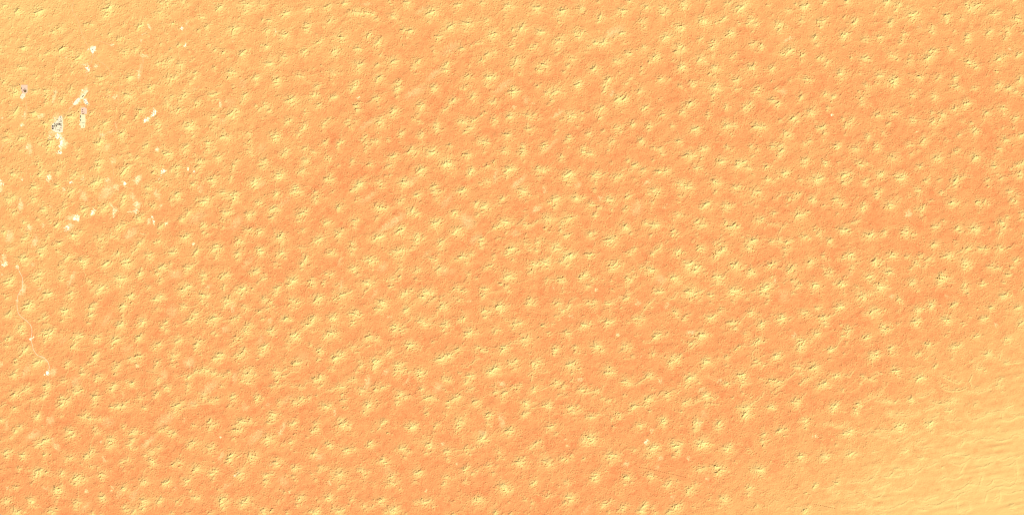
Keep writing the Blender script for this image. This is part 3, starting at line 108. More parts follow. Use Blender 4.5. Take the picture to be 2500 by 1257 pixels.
4,5,2.5;6,9,2;42,1,1.5;30,18,2.5,0;31,21,1.5;37,17,1,30;58,12,2.5;58,15,2.5;57,20,1;80,2,1.5;79,18,.8;98,14,2.5,30;97,18,2;105,14,1,30;96,23,1.5,0;124,15,2.5,60;128,17,1.5,20;124,22,2,0;133,12,1,60;156,4,3,20;157,8,2.5;158,1,1;197,24,2.5,20;205,23,1.5,20;203,30,1,20;227,12,2.5,10;228,17,1.5;228,22,1;178,29,2,30;177,37,2,0;182,37,1,0;178,42,1.5;105,39,3,20;107,42,2.5,0;101,41,2.5;115,42,1,10;100,46,1,0;135,45,3,10;137,43,1.5,40;134,49,1.5;45,45,3,-10;50,44,2,40;38,46,1,10;40,55,2,0;45,50,1.5,0;24,48,1.5,0;70,40,2.5,10;73,43,2.5,10;80,40,1.5,10;75,49,2;70,55,1.5;77,52,1.5;160,47,1.5;163,50,1;222,55,2.5,5;224,60,1,0;2,54,2;8,52,1,20;6,60,1,10;101,70,2.5,0;108,68,1.5,30;102,72,1;122,68,2.5,0;128,71,2.5,10;126,77,1.5;122,75,2;135,73,1,20;172,71,3,0;176,72,1.5,30;175,78,1,-5;14,80,2.5,0;16,82,1.5,10;20,86,1.5,10;12,88,1.5;43,78,2.5,0;44,81,1.5;65,88,2.5,40;60,90,1.5,0;55,83,1,-10;67,99,1;75,85,1,30;90,94,2.5,30;87,98,2;97,88,1.5;95,97,1,-10;160,93,2.5,10;162,91,1.5,10;160,100,1.5;130,106,2.5,10;133,105,1.5;113,107,1,20;125,116,1,0;240,89,2,30;238,92,1.5;229,99,1,20;35,114,2.5,20;37,111,1.5,40;32,120,2.5,0;33,122,1.5,10;45,116,1.5,30;48,122,1.5,30;10,115,2.5,10;17,112,1,40;9,120,1.5;3,121,1,30;73,114,2.5,10;75,117,2,10;68,120,2,20;80,112,1,40;63,123,1.5;227,119,2.5,10;228,121,1.5,20;233,115,1,50;170,114,1,0;207,117,1;95,115,1,0;205,65,1
@2000 1000 4.892
15,2,1.5;44,2,1.5;45,5,1;15,17,1,0;35,27,2.5,10;37,25,2,30;30,28,1.5;97,19,2.5,10;95,21,2,20;88,23,1.5,10;97,25,1.5,0;76,24,1.5,0;69,23,1;132,16,2.5,10;130,20,1.5,20;134,26,1;158,4,1.5,0;162,29,1,0;178,25,1.5,0;213,21,1;214,26,1,10;188,8,1;37,52,2.5,10;36,55,1.5,0;44,52,1,10;6,54,2.5,0;8,56,1.5,0;4,61,1;103,49,2.5,10;105,48,1.5,40;97,51,1,20;122,58,2.5,0;126,50,1,60;128,57,1,0;65,50,1.5,0;20,42,1;163,51,1,0;182,88,1.5,0;178,85,1;147,68,1;207,86,1;20,87,2,0;22,82,1,40;66,90,1,10;49,112,2,0;50,115,1.5,10;230,113,2,0;232,115,1.5,10;210,106,2,0;209,108,1.5;240,105,1;15,114,1;230,119,1;200,119,1,0;238,56,1.5,20;244,12,1
"""
CRESTS = """
@2000 1000 4.892
52,29,56,30,60,27,66,28,72,27,75,24,80,26,85,26,90,25
83,3,90,5,98,5,102,4,106,4,111,6,116,6,120,4
5,18,12,17,18,19,25,20,31,19,35,15
72,32,78,32,84,31;82,33,86,37,92,39,99,37,105,33,109,31
110,29,115,28,120,24;111,40,115,41,120,37,127,36;120,45,125,47,130,45,136,45
150,29,157,29,164,31,170,28,175,26,182,27,190,26
176,37,184,39,189,36,195,34,202,35,206,34,213,37,222,36,228,34,234,29,240,30,246,34
176,6,178,10,184,12,190,10,198,7,205,5,212,3
218,4,218,11,224,13,230,12,236,8,240,4;150,9,157,13,164,14,170,12
168,45,172,38,173,33;170,54,176,55,180,53;147,56,152,53,160,52,168,55
155,60,160,64,168,65,175,62,180,58;168,75,172,68,175,63
185,59,192,58,200,57,209,55,218,60,226,57,232,55;190,68,197,67,204,64,210,61
220,67,228,66,234,61,236,70,236,78,240,84
78,80,84,79,88,74;88,79,95,79,102,77;108,75,114,76,119,73,124,69,132,67,138,64,144,62
90,70,98,70;105,70,112,70,117,67,119,62
143,85,147,82,152,80,160,82,166,81,172,76
36,87,42,86,50,86,58,84,64,81,68,75,71,69
66,95,72,92,78,90,84,87;88,96,97,96,104,94,110,91,114,87,115,83
54,98,58,102,65,105,72,104,76,99,78,92
33,101,42,99;12,94,18,91;13,97,17,101,24,98
148,92,154,95,160,97,167,95,172,93,178,88,184,89,190,89,196,90
196,90,202,90,206,87,208,83,216,82,224,84,228,87,231,84
193,96,200,98,205,95,210,92,218,90,226,92,233,89,236,83
220,99,228,100,236,97,246,96
38,118,45,118,53,114,58,117,62,113
68,118,76,119,84,118,92,115,100,112,106,108,112,107
114,117,122,119,130,119;125,115,132,113,140,114,148,110,156,106,163,105,168,100,175,98,182,96
120,107,127,108,134,105,141,103;164,110,165,117,168,122,174,122,180,118,178,111
60,122,70,125,78,123;195,77,192,88;200,100,197,112;216,96,215,110
@1600 1000 6.25
@2000 800 5
82,105,88,107,96,109,104,108,112,107,118,106,123,103;120,83,126,84,133,81,140,76
72,89,78,90,85,90,92,92,98,89;136,90,143,92,150,92,157,92
147,70,153,75,160,77,168,77,176,75,182,72;180,80,188,78,196,79,204,76,210,73
148,58,156,62,163,65,170,67,178,65;187,57,183,65,186,72,192,74
130,100,138,97,145,95;137,110,145,107;42,105,48,98,52,94
200,106,208,103,218,101,230,100;235,105,243,107,250,107
222,30,220,38,228,44,238,43,246,41;28,12,20,24,12,28
62,62,64,59,70,57,76,55;55,90,62,86,70,83,76,80;31,58,36,60,39,56,42,52
@1600 800 6.25
9,12,14,12,18,10,20,5;46,12,52,14,58,12,64,14,68,18;68,16,74,14,78,9
52,25,58,22,63,20,69,17;41,20,48,23,54,22;134,26,140,28,146,26,152,23,160,22,168,21
148,49,147,42,148,36,152,32;143,60,150,56,155,54,162,54,170,58
36,46,41,38;2,106,6,101,10,98;15,100,22,98,28,95,33,99,40,94
48,117,56,116,62,113,68,110,75,108,80,107,86,102,93,100;83,112,90,109,98,103
165,89,170,84,176,83,182,84,190,85,198,79;178,98,184,92,192,88,199,86
138,122,146,116,154,111,162,104,166,96;129,95,130,87;158,77,166,79
220,86,227,81,237,75;200,80,208,72,214,66;207,17,213,18,219,16,228,17
236,23,241,15,249,11;213,112,222,107,230,99
80,72,83,76,90,79,95,81;118,85,123,78,128,77;130,88,138,85,148,83
@1200 800 6.25
26,96,31,91,36,88,42,89,47,88;2,90,8,94,12,95;0,102,6,97,11,96
59,53,64,56,68,56;63,94,57,93;65,94,69,87;66,97,74,95,82,91,90,87,98,82
145,101,150,97,156,96,161,94;160,99,167,97,170,89,173,87
194,38,201,31,207,27;196,26,202,27,208,31;216,88,224,84,232,78,240,74,250,71
231,110,238,110,244,106,250,102;98,108,102,102,107,100,118,104
24,26,28,23,34,23,42,23,48,20;57,40,61,38
56,72,62,66;71,66,80,68,86,66;62,72,60,82;234,22,240,22,247,17,250,16
@800 800 6.25
64,92,69,88,74,87,78,89;28,84,32,80,38,80,44,80;0,95,5,96,10,92,18,92,26,90
35,31,40,38;44,31,50,28,55,25;113,71,120,69,128,65;50,24,58,18,66,16,71,19,80,14
150,69,152,65;130,33,138,30,141,33,144,27;188,42,192,38,198,35,206,32
0,62,5,61,12,63;205,60,213,59,222,52,229,45;144,106,150,110,158,109,163,107
210,98,215,96,218,92;200,69,205,67;48,57,55,55;223,119,230,115,236,116
@400 800 6.25
18,76,26,74,34,70,41,72,48,68,54,67,60,65,66,67,72,71,80,74
80,74,84,70,90,71,96,73,102,67;160,90,168,88,176,89,182,86,190,84
180,67,184,63,190,61;181,72,188,71,194,66,200,66,208,67
195,90,202,88,208,92,214,89,218,83,224,82;40,118,48,116,55,115,62,115,68,115,76,115,84,112
26,124,31,121,35,119;14,35,18,35,22,33;197,111,204,111,209,112,214,108,220,107,222,103,227,104
@0 800 6.25
26,48,30,43,36,37;102,109,108,104,114,101;25,103,33,96,38,93
0,120,9,115;56,110,62,106,66,103;140,52,146,49;225,67,232,67,240,68,244,70
@1200 600 6.25
58,28,66,29,72,29,77,27,84,26;52,34,60,33;16,49,10,50;9,58,14,58,18,55
88,53,92,51,98,52,104,54,112,54;103,9,112,10,118,14;114,20,120,17,126,14,132,10
90,124,93,119,98,118;96,108,100,106,105,105;105,88,111,85;116,90,120,84,130,78
133,48,140,48,147,48,150,47;165,115,170,112;182,117,188,112;188,85,192,82
226,35,230,34,235,28,238,24,244,23;214,39,218,37;205,72,208,68,212,66
230,38,236,41,240,41,246,37,250,34;232,98,236,92,243,85,250,80;200,29,193,31
0,102,5,98,12,94,18,89;20,97,23,92,28,90;65,89,67,85,71,82
102,25,108,27,114,30,120,27
@800 600 6.25
103,42,105,39,108,37;114,76,115,73,118,72,124,70;110,22,114,14,117,6,121,4
118,9,123,8,128,5,134,4;113,123,118,117,124,114,129,109;9,61,14,60,16,56
152,115,156,111,164,107;208,39,214,43,217,40;30,38,38,36,44,33,46,30
94,11,101,13,108,10,114,8;146,90,150,88,156,84,163,79;158,84,166,79,176,77,184,72
@400 600 6.25
21,66,28,67,34,69;36,68,38,63,42,61;158,88,164,85,170,81;43,31,49,26,52,24
116,82,119,78;107,69,112,71;126,68,132,70,140,72;130,60,127,67,122,70
210,118,218,121,226,117,230,113;190,98,197,96,204,95;40,108,36,115,28,117
64,19,70,21;75,110,80,114,85,110;16,40,12,36,3,36
@0 600 6.25
119,21,124,24,130,23;92,11,98,14,103,17;100,21,104,17,109,12
36,29,40,29,45,26;55,117,60,113,66,112;186,112,188,106;184,124,190,119,196,120
145,91,148,86;60,83,67,80;178,43,186,46;240,57,246,54,250,52
@1600 600 6.25
62,37,66,33,71,29;43,77,51,77,58,75,63,71,70,70,78,64;96,54,102,50,106,44,111,38
144,71,150,69,156,67,162,68;180,31,184,26,191,22;152,39,156,33,164,28
20,82,28,79,34,70;120,76,130,73,137,72;118,32,126,30;125,35,132,35,140,32
200,43,206,38,212,32,217,26;44,109,48,105,55,103;87,107,92,105,96,105
121,119,128,116,135,109,141,102;166,117,168,115,175,113;204,112,212,107
184,64,189,61;146,29,145,34;196,56,199,52,204,51;84,61,90,58,98,58,106,58
@2000 600 6.25
36,49,40,46,48,43;66,106,74,104,82,102;85,98,90,103,94,99,100,97
81,28,87,28,94,27,99,22;92,39,98,40,104,40;88,60,94,64,102,64,110,64
78,57,84,57,90,61;152,100,157,96,164,94;190,50,196,49,202,51,204,47;192,54,200,56,208,56
216,22,222,25;148,93,146,100;155,33,161,33,163,28,167,26;142,19,147,22
210,12,216,9,224,6;0,94,5,91;56,83,60,79;10,108,20,106,24,103
@2000 400 6.25
54,88,59,87,64,84;53,86,56,78,60,75;145,69,151,70,158,67;166,58,170,56,176,56
163,28,160,24;205,30,209,25,214,21,220,19,228,20,236,20;36,64,40,61,45,60
118,59,122,54,127,51;134,52,141,49;41,27,46,23,52,21;208,124,213,120
@1600 400 6.25
66,67,72,66,78,63,84,60,90,60;96,64,104,63,110,66,116,66,118,61;102,70,108,72,116,73
177,94,184,92,190,93,194,97;186,113,188,106,192,98;176,119,184,118,192,119,201,120,206,116
185,54,187,49,193,47,198,46,206,45,214,47;104,94,111,98,119,99,122,94
182,23,190,21;150,50,153,47;108,85,105,84;16,121,20,117;96,119,101,112,104,110;97,123,103,118
120,45,122,44,128,44;135,62,140,61,146,59,150,56
@1200 400 6.25
38,94,45,88,52,81,56,77;60,95,64,92,70,87,76,85;38,43,44,45,50,45,54,41
8,24,10,20,14,18,18,18;125,84,130,81,135,80;153,16,157,21,162,21
166,19,172,16,178,12;27,91,35,90;186,115,192,109;148,68,152,66
63,8,68,11,75,12;200,10,206,6;210,12,216,9
"""
PALES = """
226,121,7,5,0,1;215,171,7,3,70,1;208,158,6,3,0,.5;235,161,5,3,0,.5;365,67,8,2.2,-60,.65;352,83,6,1.5,40,.4;273,111,2.2,2.2,0,.9;345,99,1.6,2.4,0,.7;352,137,10,2.5,-15,.4;341,172,14,2.5,80,.3;340,186,8,2.5,85,.5;162,140,4,1.5,40,.35;443,70,5.5,2.4,35,1.1;453,112,4,1.8,88,1.1;457,56,9,1.5,75,.35;673,77,5,1,95,.7;570,101,4,1.5,20,.3
60,283,9,2.6,78,.5;54,305,4,2,0,.6;104,280,4,3,30,.5;99,284,4,3,0,.4;133,235,14,2.6,78,.5;6,288,2,2,0,.6;282,237,5,4,0,.5;377,278,8,4,50,1.1;359,293,7,3,38,1;374,267,2.5,2.5,0,.9;360,296,4,1.5,0,.9;123,335,3,3,0,.6;145,332,8,5,0,.9;150,350,15,4,83,1;160,352,7,6,60,.55;144,373,7,3,0,1;128,322,7,4,30,.4;70,360,6,8,0,.5;73,372,5,3,80,.35;250,331,6,4,-50,.5;262,358,7,6,30,.28;283,307,8,1.2,-80,.35;270,322,9,1.2,30,.35;384,365,7,3,25,.7;276,394,5,4,60,.4;265,236,3,3,0,.3;312,240,6,1.5,20,.2;137,226,4,2,60,.4
205,226,11,5,48,.6;187,251,10,4,45,.8;210,250,7,4,-55,.6;174,261,8,1.2,50,.4;201,272,6,9,0,.35;202,298,15,5.5,88,.7;141,303,12,18,0,.55;154,300,2.5,17,0,.35;59,220,6,9,0,.3
3,448,6,5,60,.9;2,462,3,4,0,.55;121,434,9,4,85,.75;53,438,2,2,0,.8;174,446,4,2,20,1;157,463,2.6,2.6,0,.6;202,436,4,3,60,.5;264,440,5,5,0,.45;304,448,5,3,0,1.1;306,456,6,1,-30,.5;336,438,9,6,40,.6;262,468,19,10,52,.32;280,456,7,5,30,.45;287,462,3,3,0,.5;280,517,8,4,80,.65;273,502,8,1.4,-60,.55;335,500,7,6,0,.55;332,515,5,3,40,.9;320,517,4,3,0,.6;326,482,9,4,-70,.35;227,519,8,2.8,55,1;50,500,12,3.2,88,.5;186,531,7,6,0,1;172,532,9,4,20,.4;164,556,6,4.5,70,1;173,551,5,6,0,.45;71,556,6,5,0,.5;106,550,3,3,0,.5;24,577,12,7,80,.35;86,590,11,5,72,.42;20,563,2.5,2.5,0,.55;372,531,4,1.6,-50,.95;375,543,6,1.3,-75,1;364,541,6,3.5,70,.45;396,423,5,2.5,70,1;388,437,2,1.2,0,.85;384,475,12,4,-65,.35;320,570,16,9,40,.25;350,571,5,1.5,0,.3;393,503,4,2,60,.4;205,478,14,6,-60,.28;125,503,3,1.5,0,.3;155,585,5,3,0,.12
459,413,4,1.6,95,1.1;474,419,4.5,2.2,-50,1.1;400,416,3,3.5,0,1.1;405,547,3.6,2,45,.8;472,597,3,1.8,30,1;489,468,3,3,0,.4
11,646,7,4,25,1;10,632,9,4,70,.45;43,651,2.2,3,0,.9;6,670,2,3,0,.5;80,645,6,4,-40,.3;57,708,12,6,75,.42;56,690,3,4,0,.4;176,679,17,4.5,62,.3;168,691,6,3,60,.3;98,705,5,3,40,.3;345,783,3.5,2.5,0,.7;43,734,2,2,0,.7
76,826,3.2,3.2,0,1.1;117.6,911,4,5.5,20,1.2;130,907,9,8,60,.38;2,888,5,4,0,.4;102,871,7,2.5,-30,.45;110,880,4,2,-40,.4;335,893,5,3,0,.4;64,905,18,6,62,.25;185,930,13,10,70,.22;155,830,12,7,40,.15;310,850,13,10,0,.15;300,965,3,9,0,.15
1015,225,28,10,30,.24;1500,78,26,8,32,.27;1227,212,26,7,35,.24;895,11,14,3,5,.25;1030,25,20,4,30,.2;875,63,0.1,0.1,0,0;1100,120,26,8,35,.22;1060,182,22,7,40,.25
538,254,8,3,85,.65;560,250,15,11,0,.16;592,205,10,11,0,.2;545,297,11,7,0,.2;640,362,15,9,40,.15;480,215,12,3,35,.2;770,215,14,8,0,.08
1360,280,17,3.2,30,.35;1493,229,8,3,55,.4;1255,261,4,3,0,.35;1285,245,6,9,0,.25;1303,254,2.5,2.5,0,.4;1345,355,30,4,40,.2;1430,250,0.1,0.1,0,0;875,238,2.2,3,70,.75;895,305,24,6,35,.2
1267,444,22,6,42,.3;1210,428,17,5,78,.3;1310,512,12,5,38,.35;1578,446,11,3.5,32,.32;1555,508,20,12,70,.22;1412,452,8,5,45,.28;1330,463,4,8,0,.35;1465,485,5,3,60,.35;1418,925,5,3.5,0,.35;1258,570,12,9,0,.2
957,544,36,7.5,35,.3;1140,540,20,14,-45,.28;1090,492,20,8,50,.2;900,482,26,7,35,.2;1160,582,20,7,42,.22;1010,438,20,7,30,.16;1005,448,6,6,-40,.24;905,505,0.1,0.1,0,0
578,545,19,9,55,.24;695,493,18,6,40,.2;483,530,26,10,32,.2;490,460,7,9,0,.2;640,450,12,6,30,.2
2218,523,7,8,0,.38;2032,281,2.6,3,60,.8;2237,323,2.5,1.4,0,.8;2243,321,1.5,1.5,0,.6;2082,83,2,1,0,0;2075,670,7,12,0,.1;1925,97,14,2.4,28,.4;2465,119,3,2.5,40,.6;2432,792,2.5,4,0,.5;2245,66,7,3,30,.25
1914,84,0.1,0.1,0,0;1893,685,5,2,85,.6;1628,746,7,3.5,40,.38;1614,682,11,12,60,.24;1688,811,9,5,0,.42;1712,950,8,2.4,35,.38;1613,931,5,5,0,.4;1940,819,7,3,50,.38;1915,722,17,14,80,.16;1757,930,5,4,40,.3;1745,583,3,8,60,0;1623,508,3,3,0,.45;1630,497,3,2,0,.3;1830,330,0.1,0.1,0,0;1912,225,8,8,60,.25;2178,724,6,3,10,.35;2312,724,5,5,30,.2;1797,72,0.1,0.1,0,0
1455,708,5,2,50,.5;1558,739,5,6,0,.35;1509,817,4,2,0,.6;1566,870,3.4,1.4,60,.45;1224,936,4,9,80,.4;1413,926,5,4,0,.3;1395,772,5,4,0,.25;1512,725,3,2,0,.45;1352,703,2,4,0,.3
1228,1030,12,6,80,.3;1222,1020,4,10,0,.3;1180,1056,9,6,0,.35;1430,1245,17,3.5,48,.25;1385,1087,2,2,0,.6;1381,1072,3,1.5,0,.4;1116,1132,2,4,0,.35;1082,1083,3,4,50,.4;1040,1197,4,2,0,.35
1580,1078,4,4,-50,.75;1592,1050,3,3.4,0,.42;1992,1065,2.4,2.4,0,.7;1984,1064,3,1.5,60,.5;1708,1032,8,3,90,.3;1530,1132,6,6,0,.35;1641,1214,5,4,0,.35;1727,1168,3,5,60,.3;1730,1188,3,5,0,.3;1612,1118,7,3,15,.3;1606,1140,5,5,0,.25;1720,1010,8,10,0,.2;1680,1118,3,4,0,.35
690,1045,17,4.5,68,.4;684,1052,5,3,60,.5;537,1066,1.8,2.4,0,1;818,1006,8,2,88,.45;575,1160,2.2,2.2,0,1;580,1155,5,2,40,.6;805,1177,7,2.4,-60,.4;625,1065,26,9,42,.22;541,1113,13,4,60,.26;707,1201,2,1.6,0,.5;665,1133,3,12,85,.2;693,1175,14,10,-40,.2;780,1115,12,10,0,.2;555,1185,18,4,38,.2;950,1150,22,12,-40,.12
82,1062,18,9,30,.27;123,1026,10,8,80,.27;137,1088,12,5,-55,.33;127,1071,4,2,-40,.5;254,1119,8,2.6,-48,.4;274,1193,8,2.6,75,.45;262,1030,15,10,0,.2;405,1022,24,12,30,.22;362,1078,20,6,40,.27;328,1208,18,7,58,.22;212,1198,2.4,2.4,70,.5;20,1190,4,2.4,0,.4;112,1190,6,4,0,.25;17,1035,3,14,0,.22;247,1078,3,1.4,70,.4;429,1190,3,3,0,.3;450,1024,4,3,60,.3;290,1205,14,5,70,.15;210,1235,16,5,50,.2
462,885,13,12,60,.3;512,945,26,10,38,.25;400,915,8,14,0,.22;573,922,12,6,85,.24;898,932,16,6,82,.32;993,930,14,3.4,52,.28;943,908,7,4,55,.34;1068,945,14,10,50,.25;550,803,10,8,0,.24;635,830,12,7,60,.2;608,875,0.1,0.1,0,0;470,985,12,8,30,.2;600,995,8,10,60,.2;655,985,8,5,50,.2;700,975,20,5,35,.18;740,870,20,12,0,.12;1050,900,10,10,0,0
935,652,13,8,50,.22;915,718,18,3.4,52,.26;832,696,16,3,78,.28;830,640,12,5,70,.2;1042,618,14,3,48,.22;952,773,6,3.4,0,.34;508,700,6,4,60,.3;512,698,6,3,50,.3;659,783,8,5,50,.28;568,756,4,5,0,.4;567,745,8,8,0,.2;430,670,14,10,0,.2;605,640,18,6,50,.2;1085,660,10,14,0,.16;1100,730,14,8,0,.1;1103,665,12,10,0,.12;1147,735,3,2,0,.3;420,760,14,14,0,.2;260,780,20,7,55,.2;345,790,12,4,60,.15
"""

# ---------------------------------------------------------------- the dune field as a height grid (unit: photograph pixels)
rng = np.random.default_rng(11)
CELL, MG = 1.25, 260.0
GX = int((W0 + 2 * MG) / CELL) + 1
GY = int((H0 + 2 * MG) / CELL) + 1
def gi(px): return (px + MG) / CELL
XX = (np.arange(GX) * CELL - MG).astype(np.float32)
YY = (np.arange(GY) * CELL - MG).astype(np.float32)

def bandnoise(lam_a, lam_c, ang, bw=0.45, seed=0):
    """random field whose waves run lam_a long along ang (degrees, up to the right) and lam_c across"""
    r = np.random.default_rng(seed)
    f = np.fft.rfft2(r.standard_normal((GY, GX)).astype(np.float32))
    ky = np.fft.fftfreq(GY, CELL)[:, None]; kx = np.fft.rfftfreq(GX, CELL)[None, :]
    a = math.radians(ang); ux, uy = math.cos(a), -math.sin(a)
    ka = (kx * ux + ky * uy) * lam_a; kc = (-kx * uy + ky * ux) * lam_c
    q = np.sqrt(ka * ka + kc * kc)
    f = f * np.exp(-((q - 1) / bw) ** 2)
    n = np.fft.irfft2(f, s=(GY, GX)).astype(np.float32)
    return n / n.std()
def lownoise(lam_a, lam_c, ang, seed):
    r = np.random.default_rng(seed)
    f = np.fft.rfft2(r.standard_normal((GY, GX)).astype(np.float32))
    ky = np.fft.fftfreq(GY, CELL)[:, None]; kx = np.fft.rfftfreq(GX, CELL)[None, :]
    a = math.radians(ang); ux, uy = math.cos(a), -math.sin(a)
    ka = (kx * ux + ky * uy) * lam_a; kc = (-kx * uy + ky * ux) * lam_c
    f = f * np.exp(-(ka * ka + kc * kc))
    n = np.fft.irfft2(f, s=(GY, GX)).astype(np.float32)
    return n / n.std()
def bil(A, gx, gy):
    gx = np.clip(gx, 0, GX - 1.001); gy = np.clip(gy, 0, GY - 1.001)
    x0 = gx.astype(np.int32); y0 = gy.astype(np.int32); fx = gx - x0; fy = gy - y0
    return (A[y0, x0] * (1 - fx) + A[y0, x0 + 1] * fx) * (1 - fy) + (A[y0 + 1, x0] * (1 - fx) + A[y0 + 1, x0 + 1] * fx) * fy
def blur(A, s):
    ky = np.fft.fftfreq(GY, CELL)[:, None]; kx = np.fft.rfftfreq(GX, CELL)[None, :]
    return np.fft.irfft2(np.fft.rfft2(A) * np.exp(-2 * (math.pi * s) ** 2 * (kx * kx + ky * ky)), s=(GY, GX)).astype(np.float32)

def parse(txt, fixed=None):
    out = []; ox = oy = 0; k = 6.25
    for line in txt.strip().split('\n'):
        if line[0] == '@':
            v = [float(t) for t in line[1:].split()]
            ox, oy = v[0], v[1]; k = v[2] if len(v) > 2 else 6.25; continue
        for it in line.split(';'):
            if it.strip():
                out.append((ox, oy, k, [float(t) for t in it.split(',')]))
    return out
dunes = []
for ox, oy, k, v in parse(DUNES):
    dunes.append([ox + v[0] * 10 / k, oy + v[1] * 10 / k, v[2], v[3] if len(v) > 3 else None])
NAMED = len(dunes)
for gx in np.arange(-240, W0 + 250, 46):                      # the same kind of dunes go on outside the frame
    for gy in np.arange(-240, H0 + 250, 44):
        x, y = gx + rng.uniform(-15, 15), gy + rng.uniform(-15, 15)
        if -14 < x < W0 + 14 and -14 < y < H0 + 14: continue
        s = rng.choice([2, 2.5, 3]); dunes.append([x, y, s, None])
        for _ in range(2): dunes.append([x + rng.uniform(-14, 14), y + rng.uniform(-12, 16), rng.choice([1, 1.5]), None])

RID = np.zeros((GY, GX), np.float32)          # sharp crests
MND = np.zeros((GY, GX), np.float32)          # broad mounds
YEL = np.zeros((GY, GX), np.float32)          # where the pale crest sand lies
SKT = np.zeros((GY, GX), np.float32)          # rough aprons of small dunes
LX, LY = -math.sin(SUN_AZ), math.cos(SUN_AZ)  # picture direction (x right, y down) that looks away from the sun, i.e. the slip-face side

def box(x0, y0, x1, y1, pad):
    a = max(0, int(gi(min(x0, x1) - pad))); b = min(GX, int(gi(max(x0, x1) + pad)) + 2)
    c = max(0, int(gi(min(y0, y1) - pad))); d = min(GY, int(gi(max(y0, y1) + pad)) + 2)
    return a, b, c, d
def ridge(pts, hs, wl, wf):
    """a crest line: wl = width of the steep lee side, wf = width of the gentle side"""
    for (p, q, h0, h1) in zip(pts[:-1], pts[1:], hs[:-1], hs[1:]):
        a, b, c, d = box(p[0], p[1], q[0], q[1], max(wl, wf) * max(h0, h1) + 2.0)
        if b - a < 2 or d - c < 2: continue
        X = XX[a:b][None, :]; Y = YY[c:d][:, None]
        ex, ey = q[0] - p[0], q[1] - p[1]; L2 = ex * ex + ey * ey + 1e-6
        t = np.clip(((X - p[0]) * ex + (Y - p[1]) * ey) / L2, 0, 1)
        dx = X - p[0] - t * ex; dy = Y - p[1] - t * ey
        dist = np.sqrt(dx * dx + dy * dy)
        side = (dx * LX + dy * LY) / (dist + 1e-3)
        hc = h0 + (h1 - h0) * t
        wgt = np.where(side > 0, 0.55 + wl * hc, 0.7 + wf * hc)
        h = hc * (1 - dist / wgt)
        R = RID[c:d, a:b]; np.maximum(R, h, out=R)
def wander(x, y, ang, L, n, curl):
    pts = [(x, y)]; a = ang; b = rng.normal(0, curl)
    for i in range(n):
        a += b + rng.normal(0, 0.19); b *= 0.6
        x += math.cos(a) * L / n; y -= math.sin(a) * L / n; pts.append((x, y))
    return pts
RAD = {0.8: 2.6, 1: 3.4, 1.5: 5.0, 2: 7.0, 2.5: 9.0, 3: 11.5}
